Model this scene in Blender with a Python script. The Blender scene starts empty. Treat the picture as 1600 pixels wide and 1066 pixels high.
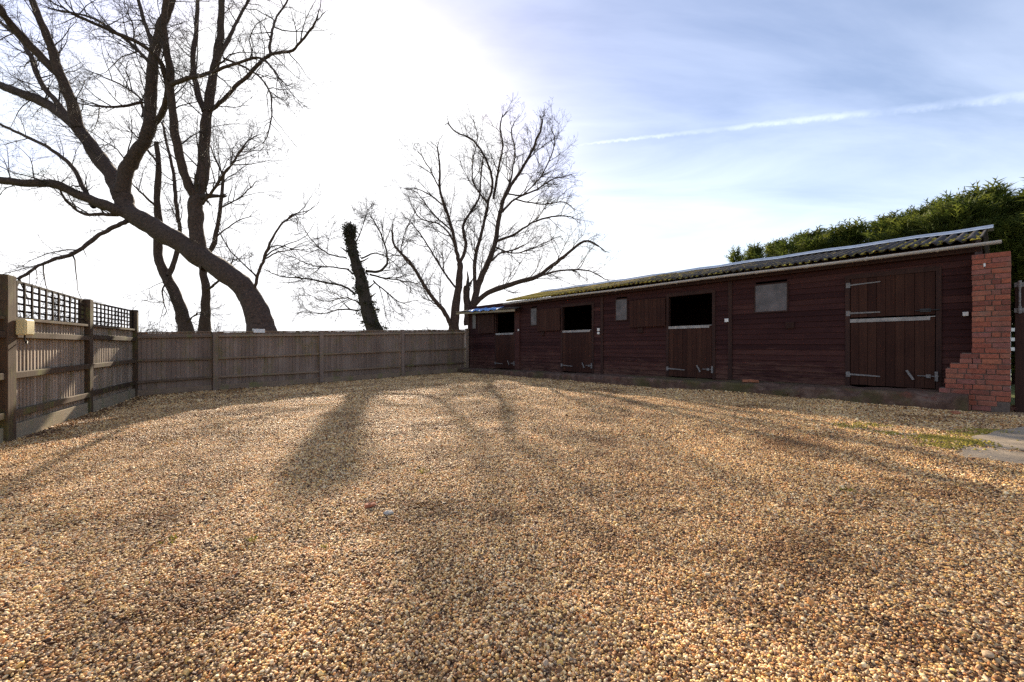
import bpy, math, random
import numpy as np
from mathutils import Vector, Matrix

random.seed(7)
RNG = np.random.default_rng(11)
SC = bpy.context.scene
COL = SC.collection
F_PX, HOR, CAMZ = 660.0, 542.0, 1.165
R = math.radians


def P(px, py, D):
    return Vector(((px - 800) / F_PX * D, D, CAMZ + (HOR - py) / F_PX * D))


# ------------------------------------------------------------------ ground height
def plane_z(x, y):
    return 15 * 0.015 * np.tanh(np.asarray(x) / 15) + 22 * 0.008 * np.tanh(np.asarray(y) / 22)


_LAT = np.random.default_rng(5).random((256, 256))


def vnoise(x, y):
    x = np.asarray(x, float); y = np.asarray(y, float)
    xi = np.floor(x).astype(int); yi = np.floor(y).astype(int)
    fx = x - xi; fy = y - yi
    fx = fx * fx * (3 - 2 * fx); fy = fy * fy * (3 - 2 * fy)
    a = _LAT[xi & 255, yi & 255]; b = _LAT[(xi + 1) & 255, yi & 255]
    c = _LAT[xi & 255, (yi + 1) & 255]; d = _LAT[(xi + 1) & 255, (yi + 1) & 255]
    return (a * (1 - fx) + b * fx) * (1 - fy) + (c * (1 - fx) + d * fx) * fy - 0.5


def gz(x, y):
    return (plane_z(x, y) + 0.05 * vnoise(np.asarray(x) * .45 + 3, np.asarray(y) * .45) +
            0.030 * vnoise(np.asarray(x) * 1.6, np.asarray(y) * 1.6 + 9) +
            0.020 * vnoise(np.asarray(x) * 4.3 + 31, np.asarray(y) * 4.3))


# ------------------------------------------------------------------ scene helpers
def tag(o, label=None, cat=None, group=None, kind=None):
    if label: o['label'] = label
    if cat: o['category'] = cat
    if group: o['group'] = group
    if kind: o['kind'] = kind
    return o


def empty(name, loc, rz=0.0, label=None, cat=None, group=None):
    o = bpy.data.objects.new(name, None)
    o.empty_display_size = .2
    COL.objects.link(o)
    o.location = loc
    o.rotation_euler = (0, 0, rz)
    return tag(o, label, cat, group)


def root_of(o):
    while o.parent is not None:
        o = o.parent
    return o


class MB:
    """collects polygons for ONE mesh object"""
    def __init__(s):
        s.v = []; s.f = []; s.t = []; s.n = 0

    def add(s, vs, fs, tint=.5):
        o = s.n
        s.v.extend([tuple(p) for p in vs]); s.n += len(vs)
        for f in fs:
            s.f.append(tuple(o + i for i in f)); s.t.append(tint)

    def hexa(s, p, tint=.5):      # 8 corners: bottom loop 0-3, top loop 4-7
        s.add(p, [(3, 2, 1, 0), (4, 5, 6, 7), (0, 1, 5, 4), (1, 2, 6, 5), (2, 3, 7, 6), (3, 0, 4, 7)], tint)

    def box(s, x0, x1, y0, y1, z0, z1, tint=.5):
        s.hexa([(x0, y0, z0), (x1, y0, z0), (x1, y1, z0), (x0, y1, z0),
                (x0, y0, z1), (x1, y0, z1), (x1, y1, z1), (x0, y1, z1)], tint)

    def rbox(s, c, sx, sy, sz, m, tint=.5):   # rotated box, m 3x3
        c = Vector(c)
        q = [(-1, -1, -1), (1, -1, -1), (1, 1, -1), (-1, 1, -1), (-1, -1, 1), (1, -1, 1), (1, 1, 1), (-1, 1, 1)]
        s.hexa([c + m @ Vector((a * sx / 2, b * sy / 2, d * sz / 2)) for a, b, d in q], tint)

    def beam(s, a, b, w, h, side, tint=.5):
        """bar from a to b (top centre line), w across along horizontal 'side', h downward, vertical ends"""
        a = Vector(a); b = Vector(b); sd = Vector(side).normalized() * (w / 2); d = Vector((0, 0, -h))
        s.hexa([a + sd + d, a - sd + d, b - sd + d, b + sd + d, a + sd, a - sd, b - sd, b + sd], tint)

    def tube(s, pts, rad, sides=6, tint=.5, cap=True):
        pts = [Vector(p) for p in pts]
        n = len(pts); vs = []; fs = []
        for i, p in enumerate(pts):
            t = (pts[min(i + 1, n - 1)] - pts[max(i - 1, 0)]).normalized()
            ref = Vector((0.13, .99, 0.05)) if abs(t.y) < .9 else Vector((1, 0, .1))
            u = t.cross(ref).normalized(); w = t.cross(u)
            r = rad[i] if hasattr(rad, '__len__') else rad
            for k in range(sides):
                a = 2 * math.pi * k / sides
                vs.append(p + u * (r * math.cos(a)) + w * (r * math.sin(a)))
        for i in range(n - 1):
            for k in range(sides):
                k2 = (k + 1) % sides
                fs.append((i * sides + k, i * sides + k2, (i + 1) * sides + k2, (i + 1) * sides + k))
        if cap:
            fs.append(tuple(range(sides - 1, -1, -1))); fs.append(tuple((n - 1) * sides + k for k in range(sides)))
        s.add(vs, fs, tint)

    def build(s, name, mat, parent=None, local=False, smooth=False, bevel=0, label=None):
        me = bpy.data.meshes.new(name)
        vs = s.v
        if parent is not None and not local:
            L = Vector((0, 0, 0)); q = parent
            while q is not None:
                L = L + q.location; q = q.parent
            vs = [(p[0] - L.x, p[1] - L.y, p[2] - L.z) for p in vs]
        me.from_pydata(vs, [], s.f)
        at = me.attributes.new('tint', 'FLOAT', 'FACE')
        at.data.foreach_set('value', np.array(s.t, dtype=np.float32))
        me.materials.append(mat)
        if smooth:
            me.polygons.foreach_set('use_smooth', [True] * len(me.polygons))
        me.update()
        o = bpy.data.objects.new(name, me)
        COL.objects.link(o)
        if parent is not None: o.parent = parent
        if label: o['label'] = label
        if bevel:
            b = o.modifiers.new('Bevel', 'BEVEL'); b.width = bevel; b.segments = 2; b.limit_method = 'ANGLE'
        return o


def np_mesh(name, verts, faces_flat, loop_start, loop_total, mat, parent=None, tint=None, smooth=False):
    me = bpy.data.meshes.new(name)
    me.vertices.add(len(verts)); me.vertices.foreach_set('co', np.asarray(verts, np.float32).ravel())
    me.loops.add(len(faces_flat)); me.loops.foreach_set('vertex_index', np.asarray(faces_flat, np.int32))
    me.polygons.add(len(loop_start))
    me.polygons.foreach_set('loop_start', np.asarray(loop_start, np.int32))
    me.polygons.foreach_set('loop_total', np.asarray(loop_total, np.int32))
    if smooth: me.polygons.foreach_set('use_smooth', np.ones(len(loop_start), bool))
    me.update(calc_edges=True)
    if tint is not None:
        at = me.attributes.new('tint', 'FLOAT', 'FACE'); at.data.foreach_set('value', np.asarray(tint, np.float32))
    me.materials.append(mat)
    o = bpy.data.objects.new(name, me); COL.objects.link(o)
    if parent is not None: o.parent = parent
    return o


# ------------------------------------------------------------------ materials
def new_mat(name):
    m = bpy.data.materials.new(name); m.use_nodes = True
    nt = m.node_tree; nt.nodes.clear()
    out = nt.nodes.new('ShaderNodeOutputMaterial'); b = nt.nodes.new('ShaderNodeBsdfPrincipled')
    nt.links.new(b.outputs[0], out.inputs[0])
    return m, nt, b


def nd(nt, t, **kw):
    n = nt.nodes.new(t)
    for k, v in kw.items():
        if k.startswith('i_'):
            key = k[2:]; key = int(key) if key.isdigit() else key
            n.inputs[key].default_value = v
        else:
            setattr(n, k, v)
    return n


def coords(nt, scale, obj=True):
    tc = nd(nt, 'ShaderNodeTexCoord'); mp = nd(nt, 'ShaderNodeMapping')
    mp.inputs['Scale'].default_value = scale
    nt.links.new(tc.outputs['Object'], mp.inputs[0])
    return mp.outputs[0]


def ramp(nt, fac, stops, interp='LINEAR'):
    r = nd(nt, 'ShaderNodeValToRGB'); r.color_ramp.interpolation = interp
    e = r.color_ramp.elements
    while len(e) < len(stops): e.new(.5)
    for el, (p, c) in zip(e, stops):
        el.position = p; el.color = (*c, 1) if len(c) == 3 else c
    if fac is not None: nt.links.new(fac, r.inputs[0])
    return r.outputs[0]


def noise(nt, vec, scale=1, detail=4, rough=.55):
    n = nd(nt, 'ShaderNodeTexNoise'); n.inputs['Scale'].default_value = scale
    n.inputs['Detail'].default_value = detail; n.inputs['Roughness'].default_value = rough
    if vec is not None: nt.links.new(vec, n.inputs['Vector'])
    return n.outputs['Fac']


def math_(nt, op, a, b=None, c=None, clamp=False):
    n = nd(nt, 'ShaderNodeMath', operation=op); n.use_clamp = clamp
    for i, v in enumerate((a, b, c)):
        if v is None: continue
        if isinstance(v, (int, float)): n.inputs[i].default_value = v
        else: nt.links.new(v, n.inputs[i])
    return n.outputs[0]


def mixc(nt, fac, a, b, blend='MIX'):
    n = nd(nt, 'ShaderNodeMix', data_type='RGBA', blend_type=blend)
    for sock, v in ((n.inputs[0], fac), (n.inputs[6], a), (n.inputs[7], b)):
        if isinstance(v, (int, float)): sock.default_value = v
        elif isinstance(v, tuple): sock.default_value = (*v, 1) if len(v) == 3 else v
        else: nt.links.new(v, sock)
    return n.outputs[2]


def bump(nt, b, h, strength=.5, dist=.01):
    n = nd(nt, 'ShaderNodeBump'); n.inputs['Strength'].default_value = strength; n.inputs['Distance'].default_value = dist
    nt.links.new(h, n.inputs['Height']); nt.links.new(n.outputs[0], b.inputs['Normal'])


def tint_attr(nt):
    a = nd(nt, 'ShaderNodeAttribute', attribute_name='tint'); return a.outputs['Fac']


def mat_wood(name, c0, c1, c2, grain=(45, 45, 2.2), rough=.8, moss=None, spread=.7):
    m, nt, b = new_mat(name)
    g = noise(nt, coords(nt, grain), 1, 5, .65)
    big = noise(nt, coords(nt, (1.1, 1.1, 1.1)), 1.4, 3)
    t = tint_attr(nt)
    f = math_(nt, 'MULTIPLY_ADD', t, spread, math_(nt, 'MULTIPLY_ADD', g, .7, math_(nt, 'MULTIPLY', big, .5)))
    f = math_(nt, 'SUBTRACT', f, .5 * spread + .1, clamp=True)
    col = ramp(nt, f, [(.1, c0), (.45, c1), (.9, c2)])
    if moss:
        mk = noise(nt, coords(nt, (2.2, 2.2, 1.0)), 1.3, 5, .7)
        mk = ramp(nt, mk, [(.52, (0, 0, 0)), (.68, (.75, .75, .75))])
        col = mixc(nt, mk, col, moss)
    nt.links.new(col, b.inputs['Base Color']); b.inputs['Roughness'].default_value = rough
    b.inputs['Specular IOR Level'].default_value = .12
    bump(nt, b, g, .45, .006)
    return m


def mat_plain(name, c, rough=.6, metal=0, var=.35, scale=6, bumpd=.002):
    m, nt, b = new_mat(name)
    n = noise(nt, coords(nt, (1, 1, 1)), scale, 6, .65)
    lo = tuple(x * (1 - var) for x in c); hi = tuple(min(1, x * (1 + var)) for x in c)
    nt.links.new(ramp(nt, n, [(.3, lo), (.7, hi)]), b.inputs['Base Color'])
    b.inputs['Roughness'].default_value = rough; b.inputs['Metallic'].default_value = metal
    bump(nt, b, n, .4, bumpd)
    return m


M = {}
M['fence'] = mat_wood('fence_boards', (.12, .083, .064), (.22, .155, .118), (.36, .27, .21), (42, 42, 1.8), .85, (.18, .14, .06), .22)
M['fence_weathered'] = mat_wood('weathered_boards', (.17, .13, .10), (.30, .235, .18), (.48, .39, .31), (42, 42, 1.8), .85, (.19, .16, .07), .35)
M['fence_rail'] = mat_wood('fence_rails', (.11, .074, .050), (.23, .158, .108), (.39, .285, .195), (7, 7, 60), .85, (.17, .17, .06))
M['fence_post'] = mat_wood('fence_posts', (.042, .026, .017), (.085, .055, .035), (.15, .105, .07), (30, 30, 1.6), .85, (.14, .14, .04))
M['trellis'] = mat_wood('trellis_wood', (.018, .011, .008), (.034, .021, .014), (.065, .042, .028), (20, 20, 20), .85)
M['gravel_board'] = mat_wood('gravel_board', (.19, .15, .10), (.29, .23, .155), (.40, .33, .23), (6, 6, 30), .9, (.2, .2, .1))
M['clad'] = mat_wood('dark_stained_cladding', (.020, .0058, .005), (.041, .0125, .0095), (.090, .033, .020), (1.6, 40, 40), .72, None, .42)
def mat_clad():
    m, nt, b = new_mat('worn_stained_cladding')
    g = noise(nt, coords(nt, (1.6, 40, 40)), 1, 5, .65); t = tint_attr(nt)
    blot = noise(nt, coords(nt, (.7, 1, 2.2)), 1.6, 5, .65); fine = noise(nt, coords(nt, (3.2, 10, 26)), 1, 5, .7)
    f = math_(nt, 'ADD', math_(nt, 'MULTIPLY', t, .45), math_(nt, 'MULTIPLY_ADD', g, .55, math_(nt, 'MULTIPLY', blot, .55)))
    f = math_(nt, 'SUBTRACT', f, .33, clamp=True)
    col = ramp(nt, f, [(.1, (.022, .0075, .0075)), (.45, (.044, .0160, .0145)), (.9, (.098, .040, .031))])
    # stain worn thin on the lower boards, where rain splashes
    tc = nd(nt, 'ShaderNodeTexCoord'); sp = nd(nt, 'ShaderNodeSeparateXYZ'); nt.links.new(tc.outputs['Object'], sp.inputs[0])
    low = nd(nt, 'ShaderNodeMapRange'); nt.links.new(sp.outputs[2], low.inputs[0])
    for i, v in ((1, .35), (2, 1.75), (3, .20), (4, -.12)): low.inputs[i].default_value = v
    k = math_(nt, 'ADD', math_(nt, 'MULTIPLY_ADD', fine, .65, math_(nt, 'MULTIPLY', blot, .35)), low.outputs[0])
    wear = ramp(nt, k, [(.60, (0, 0, 0)), (.78, (.85, .85, .85))])
    col = mixc(nt, wear, col, (.125, .064, .045))
    nt.links.new(col, b.inputs['Base Color']); b.inputs['Roughness'].default_value = .75; b.inputs['Specular IOR Level'].default_value = .12
    bump(nt, b, g, .5, .007)
    return m


M['clad'] = mat_clad()
M['door'] = mat_wood('stained_door_boards', (.020, .0072, .0056), (.042, .0165, .0112), (.082, .036, .022), (40, 40, 1.4), .7, None, .26)
M['frame'] = mat_wood('dark_frame_timber', (.018, .009, .008), (.04, .02, .016), (.08, .04, .03), (30, 30, 2), .7)
M['inside'] = mat_wood('inside_boards', (.02, .012, .01), (.04, .025, .02), (.07, .045, .03), (2, 30, 30), .85)
M['strip'] = mat_plain('worn_zinc_strip', (.30, .28, .26), .55, .2, .4, 8)
M['galv'] = mat_plain('galvanised_steel', (.19, .175, .165), .65, .15, .5, 30)
M['flash'] = mat_plain('ridge_flashing', (.55, .58, .63), .35, .6, .15, 5)
M['pvc'] = mat_plain('grey_gutter', (.52, .50, .48), .35, 0, .14, 5)
M['black'] = mat_plain('black_iron', (.03, .028, .028), .55, .3, .3, 20)
M['white'] = mat_plain('white_plastic', (.72, .70, .66), .45, 0, .08, 10)
M['cream'] = mat_plain('yellowed_plastic', (.66, .55, .28), .5, 0, .1, 10)
M['tarp'] = mat_plain('blue_tarpaulin', (.10, .27, .62), .45, 0, .25, 4)
M['pane'] = mat_plain('dusty_pane', (.085, .07, .07), .42, 0, .6, 4)
def mat_slab():
    m, nt, b = new_mat('old_concrete')
    n = noise(nt, coords(nt, (1, 1, 1)), 5, 7, .7); n2 = noise(nt, coords(nt, (1, 1, 1)), 1.3, 4, .6)
    c = ramp(nt, n, [(.28, (.05, .028, .022)), (.5, (.12, .07, .05)), (.72, (.21, .14, .105))])
    c = mixc(nt, ramp(nt, n2, [(.48, (0, 0, 0)), (.62, (.8, .8, .8))]), c, (.085, .075, .028))
    c = mixc(nt, ramp(nt, noise(nt, coords(nt, (1, 1, 1)), 2.1, 5, .7), [(.58, (0, 0, 0)), (.68, (.7, .7, .7))]), c, (.17, .055, .035))
    nt.links.new(c, b.inputs['Base Color']); b.inputs['Roughness'].default_value = .95; b.inputs['Specular IOR Level'].default_value = .15
    bump(nt, b, n, .8, .025)
    return m


M['slab'] = mat_slab()
M['concrete'] = mat_plain('brushed_concrete', (.29, .22, .145), .9, 0, .4, 5, .006)
M['rubble'] = mat_plain('pale_rubble', (.42, .38, .32), .9, 0, .35, 9, .006)
M['brickbit'] = mat_plain('broken_brick', (.36, .13, .065), .9, 0, .35, 12, .006)
M['mortar'] = mat_plain('mortar', (.13, .095, .075), .95, 0, .3, 25, .006)
M['whitepaint'] = mat_plain('white_rail_paint', (.75, .73, .68), .6, 0, .08, 8)
M['bark'] = mat_plain('bark', (.062, .037, .026), .95, 0, .65, 14, .07)
M['twig'] = mat_plain('twigs', (.045, .030, .022), .85, 0, .3, 3, .002)
M['bark_dark'] = mat_plain('dark_bark', (.045, .032, .024), .9, 0, .5, 9, .03)


def mat_brick():
    m, nt, b = new_mat('red_bricks')
    t = tint_attr(nt)
    n = noise(nt, coords(nt, (1, 1, 1)), 22, 6, .7)
    base = ramp(nt, t, [(0, (.24, .075, .05)), (.25, (.36, .10, .06)), (.5, (.44, .13, .07)), (.72, (.33, .12, .095)), (.88, (.48, .16, .085)), (1, (.30, .12, .085))])
    mul = ramp(nt, n, [(.25, (.42, .40, .40)), (.62, (.92, .92, .92))])
    col = mixc(nt, 1.0, base, mul, 'MULTIPLY')
    st = ramp(nt, noise(nt, coords(nt, (1, 1, 1.6)), 3.3, 5, .7), [(.52, (0, 0, 0)), (.72, (.6, .6, .6))])
    col = mixc(nt, st, col, (.22, .15, .11))
    dk = ramp(nt, noise(nt, coords(nt, (1, 1, .8)), 2.0, 6, .7), [(.5, (0, 0, 0)), (.7, (.75, .75, .75))])
    col = mixc(nt, dk, col, (.11, .055, .038))
    nt.links.new(col, b.inputs['Base Color']); b.inputs['Roughness'].default_value = .9
    bump(nt, b, n, .6, .008)
    return m


M['brick'] = mat_brick()


def mat_roof(name, far, near):
    m, nt, b = new_mat(name)
    tc = nd(nt, 'ShaderNodeTexCoord'); sx = nd(nt, 'ShaderNodeSeparateXYZ'); nt.links.new(tc.outputs['Object'], sx.inputs[0])
    n1 = noise(nt, coords(nt, (1, 1, 1)), 5, 7, .72)
    n2 = noise(nt, coords(nt, (1, 1, 1)), 26, 5, .7)
    base = ramp(nt, n1, [(.3, (.024, .018, .015)), (.55, (.052, .040, .034)), (.75, (.10, .08, .07))])
    # lichen grows thick towards the far, older end of the roof (u small)
    thick = nd(nt, 'ShaderNodeMapRange'); nt.links.new(sx.outputs[0], thick.inputs[0])
    for i, v in ((1, 3.0), (2, 14.0), (3, far), (4, near)): thick.inputs[i].default_value = v
    k = math_(nt, 'ADD', math_(nt, 'MULTIPLY_ADD', n1, .75, math_(nt, 'MULTIPLY', n2, .45)), thick.outputs[0])
    mask = ramp(nt, k, [(.66, (0, 0, 0)), (.78, (1, 1, 1))])
    lich = ramp(nt, n2, [(.3, (.17, .11, .02)), (.5, (.42, .27, .025)), (.7, (.60, .42, .06))])
    nt.links.new(mixc(nt, mask, base, lich), b.inputs['Base Color']); b.inputs['Roughness'].default_value = .95
    bump(nt, b, k, .7, .02)
    return m


M['roof'] = mat_roof('fibre_cement_with_lichen', .22, -.04)
M['roof_low'] = mat_roof('bare_fibre_cement', -.08, -.08)


def mat_moss():
    m, nt, b = new_mat('moss')
    t = tint_attr(nt)
    nt.links.new(ramp(nt, t, [(0, (.11, .085, .012)), (.5, (.29, .215, .02)), (1, (.50, .37, .04))]), b.inputs['Base Color'])
    b.inputs['Roughness'].default_value = 1
    return m


M['moss'] = mat_moss()


def mat_leaf(name, stops, trans=.35):
    m, nt, b = new_mat(name)
    out = [n for n in nt.nodes if n.type == 'OUTPUT_MATERIAL'][0]
    t = tint_attr(nt); col = ramp(nt, t, stops)
    nt.links.new(col, b.inputs['Base Color']); b.inputs['Roughness'].default_value = .65
    b.inputs['Specular IOR Level'].default_value = .25
    tr = nd(nt, 'ShaderNodeBsdfTranslucent'); nt.links.new(col, tr.inputs[0])
    mx = nd(nt, 'ShaderNodeMixShader'); mx.inputs[0].default_value = trans
    nt.links.new(b.outputs[0], mx.inputs[1]); nt.links.new(tr.outputs[0], mx.inputs[2]); nt.links.new(mx.outputs[0], out.inputs[0])
    return m


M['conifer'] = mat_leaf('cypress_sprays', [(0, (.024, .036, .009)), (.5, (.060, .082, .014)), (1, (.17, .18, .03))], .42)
M['ivy'] = mat_leaf('ivy_leaves', [(0, (.02, .02, .012)), (.6, (.04, .042, .02)), (1, (.07, .06, .03))], .15)
M['weed'] = mat_leaf('weed_leaves', [(0, (.10, .11, .02)), (.5, (.19, .18, .035)), (1, (.30, .27, .06))], .3)
M['dead_leaf'] = mat_leaf('dead_leaves', [(0, (.11, .055, .03)), (.5, (.24, .13, .065)), (1, (.45, .31, .17))], .15)
M['dock'] = mat_leaf('reddish_weeds', [(0, (.10, .035, .03)), (.5, (.16, .07, .035)), (1, (.15, .14, .04))], .2)
M['grassblade'] = mat_leaf('grass_blades', [(0, (.09, .13, .02)), (.5, (.17, .22, .035)), (1, (.28, .30, .06))], .35)

PAL = [(0, (.05, .028, .020)), (.10, (.20, .105, .06)), (.20, (.56, .38, .21)), (.32, (.78, .60, .36)), (.42, (.62, .30, .12)), (.50, (.72, .50, .37)),
       (.58, (.92, .82, .66)), (.67, (.76, .54, .22)), (.75, (.30, .16, .09)), (.82, (.11, .055, .040)), (.89, (.88, .76, .58)), (.95, (.48, .39, .36)), (1, (.06, .035, .028))]  # near-black and cream stops also paint in shaded gaps and lit tops


def patch(nt):
    """broad soil and damp stains: slow brightness patches over the yard"""
    g = nd(nt, 'ShaderNodeNewGeometry')
    a = noise(nt, g.outputs['Position'], .75, 7, .72)
    return ramp(nt, a, [(.36, (.60, .44, .28)), (.47, (1.12, .98, .70)), (.62, (1.38, 1.23, .88))])


def mat_stone():
    m, nt, b = new_mat('pebbles')
    oi = nd(nt, 'ShaderNodeObjectInfo')
    col = ramp(nt, oi.outputs['Random'], PAL)
    n = noise(nt, coords(nt, (1, 1, 1)), 2.2, 3, .6)
    col = mixc(nt, 1.0, col, ramp(nt, n, [(.3, (.72, .70, .68)), (.7, (1.1, 1.1, 1.1))]), 'MULTIPLY')
    col = mixc(nt, 1.0, col, patch(nt), 'MULTIPLY')
    nt.links.new(col, b.inputs['Base Color']); b.inputs['Roughness'].default_value = .6
    b.inputs['Specular IOR Level'].default_value = .22
    return m


M['stone'] = mat_stone()


def mat_gravel():
    m, nt, b = new_mat('gravel_bed')
    v = nd(nt, 'ShaderNodeTexVoronoi', feature='F1'); v.inputs['Scale'].default_value = 60; v.inputs['Randomness'].default_value = 1
    g = nd(nt, 'ShaderNodeNewGeometry'); nt.links.new(g.outputs['Position'], v.inputs['Vector'])
    sp = nd(nt, 'ShaderNodeSeparateColor'); nt.links.new(v.outputs['Color'], sp.inputs[0])
    col = ramp(nt, sp.outputs[0], PAL)
    edge = ramp(nt, v.outputs['Distance'], [(.3, (1, 1, 1)), (.7, (.22, .16, .12))])  # cell rims darkened: shade between pebbles put into the colour
    col = mixc(nt, 1.0, col, edge, 'MULTIPLY')
    col = mixc(nt, 1.0, col, patch(nt), 'MULTIPLY')
    nt.links.new(col, b.inputs['Base Color']); b.inputs['Roughness'].default_value = .9
    h = math_(nt, 'SUBTRACT', 1, v.outputs['Distance'])
    h = math_(nt, 'ADD', h, math_(nt, 'MULTIPLY', sp.outputs[1], .6))
    bump(nt, b, h, .9, .02)
    return m


M['gravel'] = mat_gravel()


def mat_field():
    m, nt, b = new_mat('rough_grass_field')
    g = nd(nt, 'ShaderNodeNewGeometry')
    n1 = noise(nt, g.outputs['Position'], .35, 6, .65); n2 = noise(nt, g.outputs['Position'], 9, 5, .7)
    f = math_(nt, 'MULTIPLY_ADD', n1, .6, math_(nt, 'MULTIPLY', n2, .4))
    nt.links.new(ramp(nt, f, [(.35, (.06, .075, .02)), (.5, (.12, .14, .03)), (.65, (.2, .19, .06))]), b.inputs['Base Color'])
    b.inputs['Roughness'].default_value = 1; bump(nt, b, n2, .8, .05)
    return m


M['field'] = mat_field()

# ------------------------------------------------------------------ sun and sky
SUN_AZ, SUN_EL = R(-20.4), R(20.4)          # azimuth measured from +Y towards +X
SUN = Vector((math.sin(SUN_AZ) * math.cos(SUN_EL), math.cos(SUN_AZ) * math.cos(SUN_EL), math.sin(SUN_EL)))
ld = bpy.data.lights.new('sun', 'SUN'); ld.energy = 5.0; ld.angle = R(.7); ld.color = (1, .86, .66)
lo = bpy.data.objects.new('sun', ld); COL.objects.link(lo)
lo.rotation_euler = (-SUN).to_track_quat('-Z', 'Y').to_euler(); lo.location = (0, 0, 30)


def dot_l(nt, c):
    n = nd(nt, 'ShaderNodeRGBToBW'); nt.links.new(c, n.inputs[0]); return n.outputs[0]


SKYMAX = 6.4


def build_world():
    w = bpy.data.worlds.new('World'); SC.world = w; w.use_nodes = True
    nt = w.node_tree; nt.nodes.clear()
    out = nd(nt, 'ShaderNodeOutputWorld'); bg = nd(nt, 'ShaderNodeBackground'); bg.inputs[1].default_value = .088
    nt.links.new(bg.outputs[0], out.inputs[0])
    sky = nd(nt, 'ShaderNodeTexSky', sky_type='NISHITA'); sky.sun_disc = False
    sky.sun_elevation = SUN_EL; sky.sun_rotation = SUN_AZ
    sky.air_density = 1.0; sky.dust_density = .6; sky.ozone_density = 1.6
    tc = nd(nt, 'ShaderNodeTexCoord'); dirv = tc.outputs['Generated']

    def dot(vec):
        n = nd(nt, 'ShaderNodeVectorMath', operation='DOT_PRODUCT'); nt.links.new(dirv, n.inputs[0]); n.inputs[1].default_value = vec
        return n.outputs['Value']
    sd = math_(nt, 'MAXIMUM', dot(tuple(SUN)), 0)
    g1 = math_(nt, 'POWER', sd, 5.0); g2 = math_(nt, 'POWER', sd, 26.0); g3 = math_(nt, 'POWER', sd, 160.0)
    # thin cirrus in the air: brighter towards the sun (forward scattering)
    sep = nd(nt, 'ShaderNodeSeparateXYZ'); nt.links.new(dirv, sep.inputs[0])
    dz = math_(nt, 'ADD', math_(nt, 'MAXIMUM', sep.outputs[2], 0), .10)
    cx = math_(nt, 'DIVIDE', sep.outputs[0], dz); cy = math_(nt, 'DIVIDE', sep.outputs[1], dz)
    cmb = nd(nt, 'ShaderNodeCombineXYZ'); nt.links.new(cx, cmb.inputs[0]); nt.links.new(cy, cmb.inputs[1])
    mp = nd(nt, 'ShaderNodeMapping'); nt.links.new(cmb.outputs[0], mp.inputs[0])
    mp.inputs['Rotation'].default_value = (0, 0, R(38)); mp.inputs['Scale'].default_value = (.5, 1.35, 1)
    c1 = nd(nt, 'ShaderNodeTexNoise'); nt.links.new(mp.outputs[0], c1.inputs['Vector'])
    c1.inputs['Scale'].default_value = 1.15; c1.inputs['Detail'].default_value = 7; c1.inputs['Roughness'].default_value = .56; c1.inputs['Distortion'].default_value = .7
    cover = ramp(nt, c1.outputs['Fac'], [(.36, (.0, .0, .0)), (.72, (1, 1, 1))])
    # haze low in the sky
    hz = math_(nt, 'POWER', math_(nt, 'SUBTRACT', 1, math_(nt, 'MAXIMUM', sep.outputs[2], 0)), 5.0)
    # contrail: a band along a great circle through two directions of the sky
    d1 = (P(880, 229, 1) - Vector((0, 0, CAMZ))).normalized(); d2 = (P(1600, 150, 1) - Vector((0, 0, CAMZ))).normalized()
    nn = d1.cross(d2).normalized(); tt = nn.cross(d1).normalized()
    if nn.z < 0: nn = -nn
    along = dot(tuple(tt)); off = dot(tuple(nn))
    wob = nd(nt, 'ShaderNodeTexNoise'); nt.links.new(dirv, wob.inputs['Vector']); wob.inputs['Scale'].default_value = 70; wob.inputs['Detail'].default_value = 5; wob.inputs['Roughness'].default_value = .6
    slow = nd(nt, 'ShaderNodeTexNoise'); nt.links.new(dirv, slow.inputs['Vector']); slow.inputs['Scale'].default_value = 7; slow.inputs['Detail'].default_value = 3
    off = math_(nt, 'ADD', off, math_(nt, 'MULTIPLY', math_(nt, 'SUBTRACT', wob.outputs['Fac'], .5), .011))
    wid = math_(nt, 'MULTIPLY_ADD', along, .0068, .0018)
    band = math_(nt, 'DIVIDE', math_(nt, 'ABSOLUTE', off), wid)
    band = nd_ramp = ramp(nt, math_(nt, 'MULTIPLY', band, .5), [(.15, (1, 1, 1)), (.7, (0, 0, 0))])
    st = ramp(nt, along, [(.0, (0, 0, 0)), (.08, (1, 1, 1)), (.95, (1, 1, 1)), (1, (0, 0, 0))])
    gap = ramp(nt, slow.outputs['Fac'], [(.36, (.25, .25, .25)), (.55, (1, 1, 1))])
    con = math_(nt, 'MULTIPLY', math_(nt, 'MULTIPLY', band, st), math_(nt, 'MULTIPLY', gap, math_(nt, 'MULTIPLY_ADD', wob.outputs['Fac'], 1.5, -.1)))
    cl = math_(nt, 'ADD', math_(nt, 'MULTIPLY', cover, .75), math_(nt, 'MULTIPLY', con, .8))
    amt = math_(nt, 'MULTIPLY', cl, math_(nt, 'MULTIPLY_ADD', g1, .6, 1.9))
    amt = math_(nt, 'ADD', amt, math_(nt, 'MULTIPLY', hz, 1.3))
    glow = math_(nt, 'ADD', math_(nt, 'MULTIPLY', g1, .1), math_(nt, 'ADD', math_(nt, 'MULTIPLY', g2, 2.4), math_(nt, 'MULTIPLY', g3, 40.0)))
    white = nd(nt, 'ShaderNodeVectorMath', operation='SCALE'); white.inputs[0].default_value = (1.0, .985, .99); nt.links.new(amt, white.inputs['Scale'])
    warm = nd(nt, 'ShaderNodeVectorMath', operation='SCALE'); warm.inputs[0].default_value = (1.0, .96, .9); nt.links.new(glow, warm.inputs['Scale'])
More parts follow.
